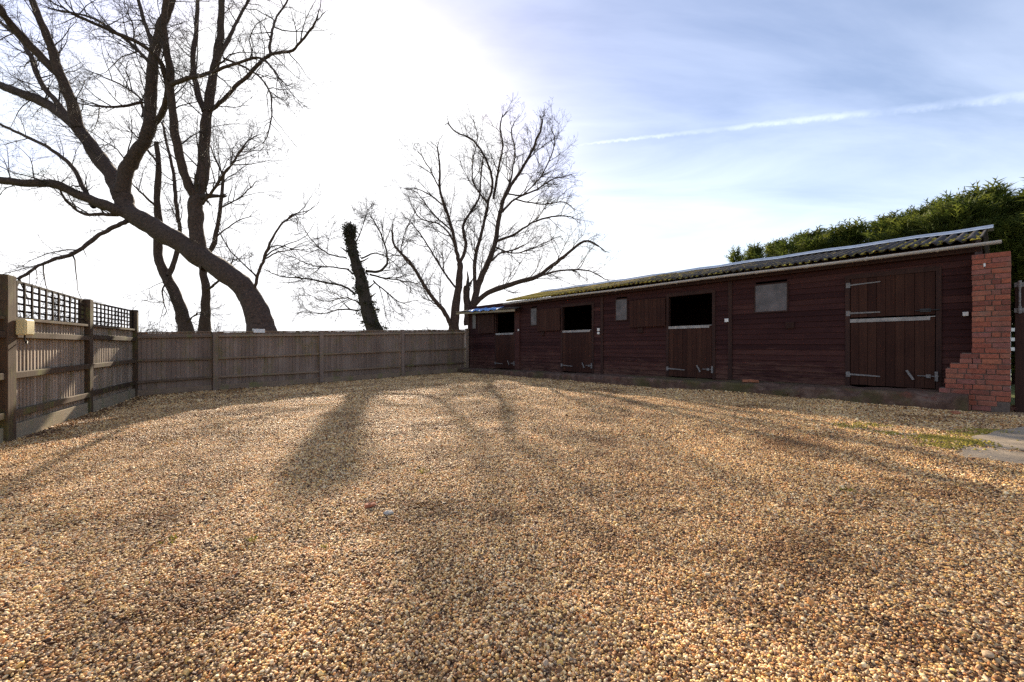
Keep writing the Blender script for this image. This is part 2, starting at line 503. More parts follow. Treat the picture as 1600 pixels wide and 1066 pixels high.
    a1 = nd(nt, 'ShaderNodeVectorMath', operation='ADD'); tn = mixc(nt, 1.0, sky.outputs[0], (1.12, .96, .94), 'MULTIPLY'); sl = dot_l(nt, tn); ro = math_(nt, 'DIVIDE', 1.22, math_(nt, 'ADD', 1.0, math_(nt, 'MULTIPLY', sl, 1 / 14.0))); t2 = nd(nt, 'ShaderNodeVectorMath', operation='SCALE'); nt.links.new(tn, t2.inputs[0]); nt.links.new(ro, t2.inputs['Scale']); nt.links.new(t2.outputs[0], a1.inputs[0]); nt.links.new(white.outputs[0], a1.inputs[1])
    a2 = nd(nt, 'ShaderNodeVectorMath', operation='ADD'); nt.links.new(a1.outputs[0], a2.inputs[0]); nt.links.new(warm.outputs[0], a2.inputs[1])
    cap = nd(nt, 'ShaderNodeVectorMath', operation='MINIMUM'); nt.links.new(a2.outputs[0], cap.inputs[0]); cap.inputs[1].default_value = (SKYMAX, SKYMAX, SKYMAX * 1.02)
    nt.links.new(cap.outputs[0], bg.inputs[0])


build_world()
SC.view_settings.view_transform = 'Standard'; SC.view_settings.look = 'None'
SC.view_settings.exposure = 1.32; SC.view_settings.gamma = 1

cam = bpy.data.cameras.new('camera'); cam.sensor_width = 36; cam.lens = F_PX / 1600 * 36; cam.shift_y = 9 / 1600
cam.clip_start = .05; cam.clip_end = 6000
co = bpy.data.objects.new('camera', cam); COL.objects.link(co); co.location = (0, 0, CAMZ); co.rotation_euler = (R(90), 0, 0)
SC.camera = co

# ------------------------------------------------------------------ key lines of the site
FA = Vector((-6.57, 5.5)); FC = Vector((-9.24, 10.3)); FE = Vector((-2.02, 18.5))     # fence start, corner, end at the stable
SO = Vector((-1.92, 18.7)); SD = Vector((.642, -.767)); SN = Vector((-.767, -.642))   # stable: far front corner, along, towards the yard
SROT = math.atan2(SD.y, SD.x)


def sw(u, v, z=0):        # stable local (u along, v back) -> world
    return Vector((SO.x + SD.x * u - SN.x * v, SO.y + SD.y * u - SN.y * v, z))


def u_at(px, v=0.0):
    r = (px - 800) / F_PX
    ox = SO.x - SN.x * v; oy = SO.y - SN.y * v
    return (oy * r - ox) / (SD.x - SD.y * r)


def floor_z(u):
    return .26 + .15 * max(0, min(1, u / 14.7))


# ------------------------------------------------------------------ ground, yard, gravel
def build_ground():
    xs = np.concatenate([-np.geomspace(2500, 22, 26), np.linspace(-20, 20, 41), np.geomspace(22, 2500, 26)])
    ys = xs.copy()
    X, Y = np.meshgrid(xs, ys, indexing='ij')
    Z = plane_z(X, Y) - .12 + .5 * vnoise(X * .02, Y * .02) * np.clip((np.hypot(X, Y) - 25) / 60, 0, 1)
    n = len(xs); V = np.stack([X, Y, Z], -1).reshape(-1, 3)
    i, j = np.meshgrid(np.arange(n - 1), np.arange(n - 1), indexing='ij')
    a = (i * n + j).ravel(); F = np.stack([a, a + n, a + n + 1, a + 1], -1)
    k = len(F)
    o = np_mesh('ground', V, F.ravel(), np.arange(k) * 4, np.full(k, 4), M['field'], smooth=True)
    tag(o, kind='structure')


def in_yard(x, y, m=0.0):
    dl = FC - FA; nl = Vector((dl.y, -dl.x)).normalized()
    db = FE - FC; nb = Vector((db.y, -db.x)).normalized()
    a = (x - FA.x) * nl.x + (y - FA.y) * nl.y
    b = (x - FC.x) * nb.x + (y - FC.y) * nb.y
    v = (x - SO.x) * SN.x + (y - SO.y) * SN.y
    u = (x - SO.x) * SD.x + (y - SO.y) * SD.y
    return (a > m) & (b > m) & ((v > m) | (u > 15.9)) & (y < 20) & (x < 13)


def build_yard():
    s = .125
    xs = np.arange(-16, 13.01, s); ys = np.arange(-5, 19.01, s)
    X, Y = np.meshgrid(xs, ys, indexing='ij'); Z = gz(X, Y)
    nx, ny = X.shape; V = np.stack([X, Y, Z], -1).reshape(-1, 3)
    i, j = np.meshgrid(np.arange(nx - 1), np.arange(ny - 1), indexing='ij'); i = i.ravel(); j = j.ravel()
    cx = xs[i] + s / 2; cy = ys[j] + s / 2
    keep = in_yard(cx, cy, -.25); i = i[keep]; j = j[keep]
    a = i * ny + j; F = np.stack([a, a + ny, a + ny + 1, a + 1], -1)
    used = np.unique(F); rm = np.zeros(len(V), int); rm[used] = np.arange(len(used))
    k = len(F)
    o = np_mesh('gravel_yard', V[used], rm[F].ravel(), np.arange(k) * 4, np.full(k, 4), M['gravel'], smooth=True)
    tag(o, kind='structure')


PAD = [(4.40, 4.17), (4.95, 4.62), (5.45, 4.95), (6.15, 5.25), (7.5, 5.75), (10.5, 6.6), (10.5, 3.3), (6.2, 3.55), (5.0, 3.68), (4.42, 3.86), (4.3, 4.0)]


def in_poly(x, y, poly):
    c = np.zeros(np.shape(x), bool); n = len(poly)
    for i in range(n):
        x1, y1 = poly[i]; x2, y2 = poly[(i + 1) % n]
        cond = ((y1 > y) != (y2 > y)) & (x < (x2 - x1) * (y - y1) / (y2 - y1 + 1e-12) + x1)
        c ^= cond
    return c


def build_gravel():
    pts = []; scl = []
    zones = [(.95, 2.7, .0090, 1.0), (2.7, 5.0, .0112, 1.12), (5.0, 9.0, .0162, 1.45), (9.0, 17.5, .028, 2.1)]
    for y0, y1, s, k in zones:
        xs = np.arange(-1.27 * y1 - 1.6, 1.27 * y1 + 1.6, s); ys = np.arange(y0, y1, s)
        X, Y = np.meshgrid(xs, ys); X = X.ravel(); Y = Y.ravel()
        X = X + RNG.uniform(-.6, .6, X.shape) * s; Y = Y + RNG.uniform(-.6, .6, Y.shape) * s
        keep = (np.abs(X) < 1.27 * Y + 1.5) & in_yard(X, Y, .06)
        v = (X - SO.x) * SN.x + (Y - SO.y) * SN.y; u = (X - SO.x) * SD.x + (Y - SO.y) * SD.y
        keep &= ~((v < .72) & (u > -1.0) & (u < 15.7))
        keep &= ~in_poly(X + .05 * vnoise(X * 9, Y * 9), Y + .1 * vnoise(X * 7 + 5, Y * 7), PAD) | (RNG.random(X.shape) < .02)
        X = X[keep]; Y = Y[keep]
        Z = gz(X, Y) + RNG.uniform(-.005, .007, X.shape)
        pts.append(np.stack([X, Y, Z], -1))
        r = np.exp(RNG.normal(math.log(.0047), .27, X.shape)) * k
        big = RNG.random(X.shape) < .012
        r[big] *= 1.6
        scl.append(r)
    V = np.concatenate(pts); r = np.concatenate(scl); n = len(V)
    me = bpy.data.meshes.new('gravel'); me.vertices.add(n); me.vertices.foreach_set('co', V.astype(np.float32).ravel())
    a = me.attributes.new('scl', 'FLOAT_VECTOR', 'POINT')
    sc = np.stack([r * RNG.uniform(.95, 1.5, n), r * RNG.uniform(.75, 1.1, n), r * RNG.uniform(.5, .85, n)], -1)
    a.data.foreach_set('vector', sc.astype(np.float32).ravel())
    a = me.attributes.new('rot', 'FLOAT_VECTOR', 'POINT')
    ro = np.stack([RNG.normal(0, .4, n), RNG.normal(0, .4, n), RNG.uniform(0, 6.283, n)], -1)
    a.data.foreach_set('vector', ro.astype(np.float32).ravel())
    me.materials.append(M['stone'])
    o = bpy.data.objects.new('gravel', me); COL.objects.link(o)
    tag(o, 'loose tan, orange and white pebbles covering the stable yard', 'gravel', kind='stuff')
    ng = bpy.data.node_groups.new('pebble_scatter', 'GeometryNodeTree')
    ng.interface.new_socket('Geometry', in_out='INPUT', socket_type='NodeSocketGeometry')
    ng.interface.new_socket('Geometry', in_out='OUTPUT', socket_type='NodeSocketGeometry')
    N = ng.nodes; L = ng.links
    gi = N.new('NodeGroupInput'); go = N.new('NodeGroupOutput')
    jn = N.new('GeometryNodeJoinGeometry')
    for k in range(6):
        ic = N.new('GeometryNodeMeshIcoSphere'); ic.inputs['Radius'].default_value = 1; ic.inputs['Subdivisions'].default_value = 2
        nz = N.new('ShaderNodeTexNoise'); nz.noise_dimensions = '4D'; nz.inputs['W'].default_value = k * 7.3; nz.inputs['Scale'].default_value = .9; nz.inputs['Detail'].default_value = 1
        sb = N.new('ShaderNodeVectorMath'); sb.operation = 'SUBTRACT'; sb.inputs[1].default_value = (.5, .5, .5); L.new(nz.outputs['Color'], sb.inputs[0])
        ml = N.new('ShaderNodeVectorMath'); ml.operation = 'SCALE'; ml.inputs['Scale'].default_value = 1.5; L.new(sb.outputs[0], ml.inputs[0])
        sp = N.new('GeometryNodeSetPosition'); L.new(ic.outputs['Mesh'], sp.inputs['Geometry']); L.new(ml.outputs[0], sp.inputs['Offset'])
        sm = N.new('GeometryNodeSetMaterial'); sm.inputs['Material'].default_value = M['stone']; L.new(sp.outputs[0], sm.inputs['Geometry'])
        ss = N.new('GeometryNodeSetShadeSmooth'); L.new(sm.outputs[0], ss.inputs['Geometry'])
        g2 = N.new('GeometryNodeGeometryToInstance'); L.new(ss.outputs[0], g2.inputs[0])
        L.new(g2.outputs[0], jn.inputs[0])
    iop = N.new('GeometryNodeInstanceOnPoints'); iop.inputs['Pick Instance'].default_value = True
    na = N.new('GeometryNodeInputNamedAttribute'); na.data_type = 'FLOAT_VECTOR'; na.inputs['Name'].default_value = 'scl'
    nr = N.new('GeometryNodeInputNamedAttribute'); nr.data_type = 'FLOAT_VECTOR'; nr.inputs['Name'].default_value = 'rot'
    e2r = N.new('FunctionNodeEulerToRotation'); L.new(nr.outputs[0], e2r.inputs[0])
    ri = N.new('FunctionNodeRandomValue'); ri.data_type = 'INT'
    mn = [s for s in ri.inputs if s.name == 'Min' and s.type == 'INT'][0]; mx = [s for s in ri.inputs if s.name == 'Max' and s.type == 'INT'][0]
    mn.default_value = 0; mx.default_value = 5
    outi = [s for s in ri.outputs if s.type == 'INT'][0]
    L.new(gi.outputs[0], iop.inputs['Points']); L.new(jn.outputs[0], iop.inputs['Instance']); L.new(outi, iop.inputs['Instance Index'])
    L.new(e2r.outputs[0], iop.inputs['Rotation']); L.new(na.outputs[0], iop.inputs['Scale'])
    L.new(iop.outputs[0], go.inputs[0])
    md = o.modifiers.new('Scatter', 'NODES'); md.node_group = ng
    return n


build_ground(); build_yard(); NST = build_gravel()


def build_pad():
    mb = MB(); top = []; bot = []
    outline = []
    for i in range(len(PAD)):
        a = Vector(PAD[i]); b = Vector(PAD[(i + 1) % len(PAD)])
        k = max(1, int((b - a).length / .12))
        for q in range(k):
            p = a.lerp(b, q / k); p += Vector((random.uniform(-.03, .03), random.uniform(-.03, .03)))
            outline.append(p)
    n = len(outline)
    vs = [(p.x, p.y, float(plane_z(p.x, p.y)) + .016) for p in outline] + [(p.x, p.y, float(plane_z(p.x, p.y)) - .08) for p in outline]
    fs = [tuple(range(n - 1, -1, -1))] + [(i, i + n, (i + 1) % n + n, (i + 1) % n) for i in range(n)]
    mb.add(vs, fs)
    o = mb.build('concrete_pad', M['concrete']); tag(o, kind='structure')


build_pad()


# ------------------------------------------------------------------ fences
def board_run(mb, a, b, zb, zt, off, side, w=.098, th=.017):
    """feather-edge boards standing between a and b (2-D), zb/zt functions of t"""
    L = (b - a).length; d = (b - a) / L; n = max(1, round(L / w)); w = L / n
    for i in range(n):
        t0 = i / n; t1 = (i + 1) / n
        s0 = a + d * (L * t0) + side * off; s1 = a + d * (L * t1 + .012) + side * off
        thin = .004; lean = random.uniform(-.002, .002)
        z0 = zb((t0 + t1) / 2) + random.uniform(-.004, .004); z1 = zt((t0 + t1) / 2) + random.uniform(-.006, .005)
        q = [s0, s1, s1 + side * thin, s0 + side * (th + lean)]
        # bottom loop then top loop, front edge of the thick side proud towards the yard
        mb.hexa([(p.x, p.y, z0) for p in q] + [(p.x, p.y, z1) for p in q], random.random())


def post(name, p, z0, z1, s, d, parent, mat, cap=True, label=None):
    mb = MB(); ang = math.atan2(d.y, d.x); m = Matrix.Rotation(ang, 3, 'Z')
    mb.rbox((p.x, p.y, (z0 + z1) / 2), s, s, z1 - z0, m, random.uniform(.2, .7))
    return mb.build(name, mat, parent, bevel=.008, label=label)


def closeboard(parent, a, b, zb, zt, side, topcap=True, gb_h=.17, rails=(.08, .52, .88)):
    mb = MB(); board_run(mb, a, b, lambda t: zb(t) + gb_h - .04, zt, 0, side)
    pan = mb.build('closeboard_panel', M['fence' if topcap != 2 else 'fence_weathered'], parent)
    for f in rails:
        r = MB()
        p0 = a + side * .052; p1 = b + side * .052
        h = lambda t: zb(t) + gb_h + (zt(t) - zb(t) - gb_h) * (1 - f)
        j = random.uniform(-.012, .012)
        r.beam((p0.x, p0.y, h(0) + j), (p1.x, p1.y, h(1) - j), .065, .085 if topcap == 2 else .058, (side.x, side.y, 0), random.random())
        r.build('rail', M['fence_post' if topcap == 2 else 'fence_rail'], pan, bevel=.006)
    g = MB()
    g.beam((a.x + side.x * .04, a.y + side.y * .04, zb(0) + gb_h - .004), (b.x + side.x * .04, b.y + side.y * .04, zb(1) + gb_h - .004), .035, gb_h + .2, (side.x, side.y, 0), .5)
    g.build('gravel_board', M['gravel_board' if topcap == 2 else 'fence_rail'], pan, bevel=.004)
    if topcap:
        c = MB()
        c.beam((a.x + side.x * .01, a.y + side.y * .01, zt(0) + .03), (b.x + side.x * .01, b.y + side.y * .01, zt(1) + .03), .075, .028, (side.x, side.y, 0), .4)
        c.build('capping_rail', M['fence_rail'], pan, bevel=.004)
    return pan


def fence_with_trellis():
    dl = (FC - FA).normalized(); side = Vector((dl.y, -dl.x))
    t2 = (7.75 - FA.y) / (FC.y - FA.y)
    pts = [FA - dl * 2.62, FA, FA.lerp(FC, t2), FC]
    root = empty('trellis_fence', (FA.x, FA.y, float(plane_z(FA.x, FA.y))), 0,
                 'brown close boarded fence topped with square trellis and carrying a cream box', 'fence')
    tops = [P(12, 432, FA.y).z, P(12, 432, FA.y).z, P(134, 468, 7.75).z, P(208, 484.5, FC.y).z]
    mains = [P(12, 497, FA.y).z, P(12, 497, FA.y).z, P(134, 508, 7.75).z, P(208, 515, FC.y).z]
    labs = [None, 'wide fence post carrying a cream box', 'middle post green with algae', 'corner post']
    for p, zt, s, lb, so, al in zip(pts, tops, (.15, .21, .165, .14), labs, (-.02, -.01, .0, .02), (0, -.135, 0, 0)):
        pp = p + side * so + dl * al
        post('fence_post', pp, float(plane_z(p.x, p.y)) - .3, zt, s, dl, root, M['fence_post'], label=lb)
    for k in range(3):
        a, b = pts[k], pts[k + 1]
        a2 = a + dl * (-.03 if k == 1 else .085); b2 = b - dl * (.18 if k == 0 else .085)
        za, zb_ = float(plane_z(a.x, a.y)), float(plane_z(b.x, b.y))
        closeboard(root, a2, b2, lambda t: za + (zb_ - za) * t + .0, lambda t: mains[k] + (mains[k + 1] - mains[k]) * t - .02, side, topcap=2, rails=(.12, .5, .87), gb_h=.2)
        # trellis
        tr = MB(); n = 12 if k < 2 else 13
        lo_ = lambda t: mains[k] + (mains[k + 1] - mains[k]) * t + .01
        hi_ = lambda t: tops[k] - .03 + (tops[k + 1] - tops[k]) * t
        s3 = (side.x, side.y, 0)
        for i in range(n + 1):
            t = i / n; p = a2.lerp(b2, t) + side * .012
            w = .036 if i in (0, n) else .027
            m = Matrix.Rotation(math.atan2(dl.y, dl.x), 3, 'Z')
            tr.rbox((p.x, p.y, (lo_(t) + hi_(t)) / 2), w, .02, hi_(t) - lo_(t), m, random.random())
        for j in range(6):
            f = j / 5; h = .036 if j in (0, 5) else .025
            q0 = a2 - side * .0101; q1 = b2 - side * .0101
            z0 = lo_(0) + (hi_(0) - lo_(0)) * f + h / 2; z1 = lo_(1) + (hi_(1) - lo_(1)) * f + h / 2
            tr.beam((q0.x, q0.y, z0), (q1.x, q1.y, z1), .02, h, s3, random.random())
        tr.build('trellis_panel', M['trellis'], root)
        c = MB(); q0 = a2 + side * .03; q1 = b2 + side * .03
        c.beam((q0.x, q0.y, lo_(0) + .0), (q1.x, q1.y, lo_(1) + .0), .085, .04, s3, .6)
        c.build('capping_rail', M['fence_post'], root, bevel=.004)
    # junction box on the first post
    p = FA + side * .12 + dl * .02
    jb = empty('junction_box', (p.x, p.y, P(30, 511, FA.y).z), math.atan2(dl.y, dl.x), 'cream plastic junction box screwed to the tall end post of the trellis fence', 'junction box')
    m = MB(); m.box(-.10, .12, -.075, .02, -.105, .105); m.build('enclosure', M['cream'], jb, local=True, bevel=.012)
    m = MB(); m.box(-.088, .108, -.083, -.0755, -.092, .092); m.build('lid', M['cream'], jb, local=True, bevel=.003)
    m = MB(); m.tube([(.0, -.03, -.104), (0, -.03, -.17), (.03, -.035, -.22), (.06, -.03, -.19), (.09, .0, -.17)], .009, 8); m.build('cable', M['black'], jb, local=True, smooth=True)


def back_fence():
    db = (FE - FC).normalized(); side = Vector((db.y, -db.x)); L = (FE - FC).length

    def tpx(px):
        r = (px - 800) / F_PX
        return (FC.y * r - FC.x) / ((FE.x - FC.x) - (FE.y - FC.y) * r)
    ts = [.0, tpx(335), tpx(500), tpx(627), 1.0]
    topz = lambda t: 1.165 + .36 + (.757 - .36) * t
    gnd = lambda t: float(plane_z(*(FC.lerp(FE, t)))) - .02
    root = empty('boundary_fence', (FC.x, FC.y, gnd(0)), 0, 'long lower grey brown close boarded fence running from trellis corner to the stable', 'fence')
    for k in range(1, 5):
        p = FC.lerp(FE, ts[k]) + side * .07
        post('fence_post', p, gnd(ts[k]) - .3, topz(ts[k]) + (.04 if k == 4 else random.uniform(-.02, .012)), .12, db, root, M['fence'])
    for k in range(4):
        t0, t1 = ts[k], ts[k + 1]
        a = FC.lerp(FE, t0) + db * .065; b = FC.lerp(FE, t1) - db * .065
        closeboard(root, a, b, lambda t: gnd(t0 + (t1 - t0) * t), lambda t: topz(t0 + (t1 - t0) * t) - .03, side, gb_h=.18, rails=(.05, .47, .84))
    t = tpx(404); p = FC.lerp(FE, t) + side * .01
    m = MB(); mt = Matrix.Rotation(math.atan2(db.y, db.x), 3, 'Z')
    z = topz(t)
    m.rbox((p.x, p.y, z + .045), .30, .10, .03, mt); m.rbox((p.x + side.x * .052, p.y + side.y * .052, z + .005), .30, .012, .11, mt)
    m.rbox((p.x - side.x * .052, p.y - side.y * .052, z + .005), .30, .012, .11, mt)
    tag(m.build('metal_saddle', M['white'], None, bevel=.004), 'small white saddle shaped cap clipped over the long fence below the leaning tree', 'fence cap')


fence_with_trellis(); back_fence()


# ------------------------------------------------------------------ stable block (local coordinates u, v, z)
def stable():
    U1 = 15.12; EAVE = 2.86; RV, RZ = 1.65, 3.40; DEPTH = 3.55
    root = empty('stable_block', (SO.x, SO.y, 0), SROT, 'long dark stained timber stable block with four half doors and corrugated roof', 'stable')
    B = lambda mb, name, mat, par=root, **k: mb.build(name, mat, par, local=True, **k)
    doors = [(u_at(776), u_at(805)), (u_at(880), u_at(926)), (u_at(1046), u_at(1114)), (u_at(1329), u_at(1463))]
    wins = [(.36, .60), (4.12, 4.42), (7.88, 8.26), (11.73, 12.36)]
    Z_LOW, Z_TOP = 1.695, 2.50; WZ0, WZ1 = 1.96, 2.56
    # horizontal lapped cladding of the front, cut round doors and windows
    mb = MB(); pitch = .118; k = 0; z = .16; top = 2.90
    splits = [0.0, 3.36, 7.36, 11.17, U1]
    while z < top:
        z1 = min(z + pitch, top)
        holes = []
        for (a, b) in doors:
            if z < Z_TOP: holes.append((a, b))
        for (a, b) in wins:
            if z1 > WZ0 + .02 and z < WZ1 - .02: holes.append((a, b))
        holes.sort()
        cur = 0.0; segs = []
        for a, b in holes:
            segs.append((cur, a)); cur = b
        segs.append((cur, U1))
        for s0, s1 in segs:
            cuts = [s0] + [c for c in splits if s0 + .05 < c < s1 - .05] + [s1]
            for c0, c1 in zip(cuts[:-1], cuts[1:]):
                if c1 - c0 < .02: continue
                if z1 < floor_z(c0) - .05: continue
                j = random.uniform(-.003, .003)
                yo = -.030 + random.uniform(-.003, .002); yi = -.012
                jj = random.uniform(-.004, .004)
                mb.hexa([(c0, yo, z + j), (c1, yo, z + j + jj), (c1, .012, z + j + jj), (c0, .012, z + j),
                         (c0, yi, z1 + .012), (c1, yi, z1 + .012), (c1, .012, z1 + .012), (c0, .012, z1 + .012)],
                        min(1, max(0, random.gauss(.42 + (.25 if z < 1.1 else 0), .2))))
        z = z1
    B(mb, 'front_wall', M['clad'])
    # window reveals closed by the panes; solid lining behind cladding round them is left open, the rooms are dark
    mb = MB(); mb.box(-.02, .03, .013, DEPTH, .1, 2.86); B(mb, 'side_wall', M['clad'])
    mb = MB(); mb.box(U1 - .05, U1, .013, DEPTH, .1, 2.90)
    mb.add([(U1 - .05, .0, 2.90), (U1 - .05, DEPTH, 2.90), (U1 - .05, RV, 3.34), (U1, 0, 2.90), (U1, DEPTH, 2.90), (U1, RV, 3.34)],
           [(0, 2, 1), (3, 4, 5), (0, 3, 5, 2), (1, 2, 5, 4)], .4)
    B(mb, 'side_wall', M['clad'])
    mb = MB(); mb.box(-.02, 3.4, DEPTH, DEPTH + .05, .1, 2.72); mb.box(3.401, U1, DEPTH, DEPTH + .05, .1, 2.94); B(mb, 'back_wall', M['clad'])
    mb = MB(); mb.box(.031, 3.2, .07, DEPTH - .001, 2.60, 2.62); mb.box(3.31, U1 - .051, .07, DEPTH - .001, 2.67, 2.69); B(mb, 'light_block_lining', M['inside'])  # added unseen lining that blocks sky leaking in under the roof
    mb = MB(); mb.box(.03, U1 - .05, .013, DEPTH, .05, .25); B(mb, 'stall_floor', M['slab'])
    for u in splits[1:4]:
        mb = MB(); mb.box(u - .03, u + .03, .02, DEPTH, .25, 2.8); B(mb, 'partition', M['inside'])
    # posts covering the joints and door jambs
    for u, w in ((.06, .12), (7.36, .09), (11.17, .09)):
        mb = MB(); mb.box(u - w / 2, u + w / 2, -.052, -.0125, floor_z(u), 2.78); B(mb, 'corner_board', M['frame'], bevel=.004)
    mb = MB(); mb.box(3.24, 3.50, -.075, -.0125, floor_z(3.3), 2.62, .95); B(mb, 'corner_board', M['clad'], bevel=.004, label='wide paler board where the low roofed box joins')
    for a, b in doors:
        for u in (a, b):
            s = -1 if u == a else 1
            mb = MB(); mb.box(min(u, u + s * .075), max(u, u + s * .075), -.046, .06, floor_z(u), Z_TOP + .07); B(mb, 'door_post', M['frame'], bevel=.004)
        mb = MB(); mb.box(a, b, -.044, .06, Z_TOP, Z_TOP + .09); B(mb, 'lintel', M['frame'], bevel=.004)

    def boards(mb, a, b, v0, v1, z0, z1, n):
        w = (b - a) / n
        for i in range(n):
            dz = random.uniform(-.004, .004); dv = random.uniform(-.002, .002)
            mb.box(a + i * w + .003, a + (i + 1) * w - .003, v0 + dv, v1, z0 + dz, z1 + dz, random.random())

    def strap(par, u0, u1, v, z, tilt=0, mat='galv', h=.035):
        mb = MB()
        mb.hexa([(u0, v - .007, z - h / 2), (u1, v - .007, z - h / 2 * .6 + tilt), (u1, v, z - h / 2 * .6 + tilt), (u0, v, z - h / 2),
                 (u0, v - .007, z + h / 2), (u1, v - .007, z + h / 2 * .6 + tilt), (u1, v, z + h / 2 * .6 + tilt), (u0, v, z + h / 2)])
        mb.box(u0 - .06, u0 + .005, v - .008, v, z - .05, z + .05)
        return mb.build('hinge', M[mat], par, local=True)

    def bolt(par, u, v, z, kick=True):
        mb = MB()
        mb.tube([(u - .2, v - .018, z), (u + .07, v - .018, z)], .009, 8)
        mb.box(u - .09, u - .03, v - .030, v, z - .03, z + .03)
        mb.box(u + .02, u + .06, v - .032, v, z - .085, z + .085)
        if kick:
            m = Matrix.Rotation(R(-28), 3, 'Y')
            mb.rbox((u - .30, v - .022, z + .01), .035, .014, .19, m)
        return mb.build('kick_bolt', M['galv'], par, local=True)

    for k, (a, b) in enumerate(doors):
        fz = floor_z((a + b) / 2) + .02
        mb = MB(); boards(mb, a + .008, b - .008, -.034, -.006, fz, Z_LOW - (0 if k != 2 else .0), 9)
        mb.box(a + .02, b - .02, -.005, .03, fz + .1, fz + .22); mb.box(a + .02, b - .02, -.005, .03, Z_LOW - .25, Z_LOW - .13)
        d = B(mb, 'lower_door', M['door'], label={0: 'grey weathered lower door', 3: 'lower door under a closed upper door'}.get(k))
        mb = MB(); mb.box(a + .005, b - .005, -.048, .035, Z_LOW + .001, Z_LOW + .014); mb.box(a + .005, b - .07, -.050, -.039, Z_LOW - .055, Z_LOW + .0005)
        mb.build('chew_strip', M['strip'], d, local=True)
        strap(d, a + .0, a + .46, -.050, fz + .20, -.02)
        bolt(d, b - .03, -.048, fz + .22)
        if k < 3:        # top door swung back flat against the wall
            mb = MB(); boards(mb, a - 1.19, a - .07, -.096, -.070, Z_LOW + .03, Z_TOP - .01, 9)
            mb.box(a - 1.19, a - .07, -.069, -.05, Z_LOW + .12, Z_LOW + .2); mb.box(a - 1.19, a - .07, -.069, -.05, Z_TOP - .2, Z_TOP - .12)
            ud = B(mb, 'upper_door', M['door'], label='upper door folded open against the wall')
        else:
            mb = MB(); boards(mb, a + .008, b - .008, -.034, -.006, Z_LOW + .045, Z_TOP - .005, 9)
            ud = B(mb, 'upper_door', M['door'], label='closed upper door')
            strap(ud, a, a + .46, -.042, Z_LOW + .13); strap(ud, a, a + .46, -.042, Z_TOP - .12, .02, 'galv', .028)
            mb = MB(); mb.tube([(b - .26, -.056, Z_LOW + .12), (b + .05, -.056, Z_LOW + .12)], .01, 8); mb.box(b - .2, b - .06, -.06, -.042, Z_LOW + .09, Z_LOW + .15)
            mb.build('bolt', M['black'], ud, local=True)
    for k, (a, b) in enumerate(wins):
        mb = MB()
        for q in ((a - .03, a, WZ0 - .03, WZ1 + .03), (b, b + .03, WZ0 - .03, WZ1 + .03), (a, b, WZ0 - .03, WZ0), (a, b, WZ1, WZ1 + .03)):
            mb.box(q[0], q[1], -.045, .02, q[2], q[3])
        w = B(mb, 'window', M['frame'])
        mb = MB(); mb.box(a, b, -.040, -.028, WZ0, WZ1); mb.build('pane', M['pane'], w, local=True)
    # switches and vents
    for u, zz, sx in ((7.25, 1.70, .085), (7.25, 1.59, .075), (11.10, 1.80, .085), (3.46, 1.80, .07), (15.02, 1.72, .07)):
        mb = MB(); mb.box(u - sx / 2, u + sx / 2, -.085, -.048 if u < 15 else -.0305, zz - sx / 2, zz + sx / 2); B(mb, 'light_switch', M['white'], bevel=.006)
    for u in (8.72, 12.42, 4.75):
        mb = MB(); mb.box(u - .08, u + .08, -.058, -.0315, 1.56, 1.70)
        for i in range(4): mb.box(u - .07, u + .07, -.068, -.0585, 1.575 + i * .032, 1.588 + i * .032)
        B(mb, 'vent', M['frame'], bevel=.003)
    # --- roof: corrugated sheets, gable over the ridge
    slope = (RZ - EAVE) / (RV + .27)
    per = .146; amp = .027

    def sheet(u0, u1, prof, amp, name, mat, drop=None):
        us = np.arange(u0, u1, per / 8); rows = []
        prof = np.array(prof)
        nv = len(prof); V = []; F = []
        for i, u in enumerate(us):
            sag = .012 * math.sin(u * .9) + .008 * math.sin(u * 2.3 + 1)
            sheetid = int((u - u0) / 1.02)
            for (v, z) in prof:
                zz = z + amp * math.cos(2 * math.pi * (u - u0) / per) + sag + .004 * math.sin(sheetid * 5.1)
                if drop: zz += drop(u)
                V.append((u, v + .012 * math.sin(sheetid * 3.7), zz))
        for i in range(len(us) - 1):
            for j in range(nv - 1):
                F.append((i * nv + j, (i + 1) * nv + j, (i + 1) * nv + j + 1, i * nv + j + 1))
        me = MB(); me.add(V, F)
        o = me.build(name, mat, root, local=True, smooth=True)
        sd = o.modifiers.new('Solidify', 'SOLIDIFY'); sd.thickness = .012; sd.offset = 1
        return o
    prof = [(-.27 + (RV + .27) * t, EAVE + .06 + (RZ - EAVE - .06) * t) for t in np.linspace(0, 1, 9)] + \
           [(RV + (DEPTH + .3 - RV) * t, RZ + (EAVE - RZ) * t) for t in np.linspace(.12, 1, 7)]
    roof = sheet(2.95, 15.22, prof, amp, 'roof', M['roof'])
    lowp = [(-.42 + (RV + .42) * t, 2.58 + .45 * t) for t in np.linspace(0, 1, 8)] + [(RV + (DEPTH + .3 - RV) * t, 3.03 - .4 * t) for t in np.linspace(.12, 1, 6)]
    low = sheet(-.42, 3.62, lowp, amp * .7, 'low_roof', M['roof_low'], drop=lambda u: .10 * max(0, (3.0 - u) / 3.4))
    mb = MB()   # folded metal ridge flashing
    n = 24; us = [2.9 + (15.26 - 2.9) * i / n for i in range(n + 1)]
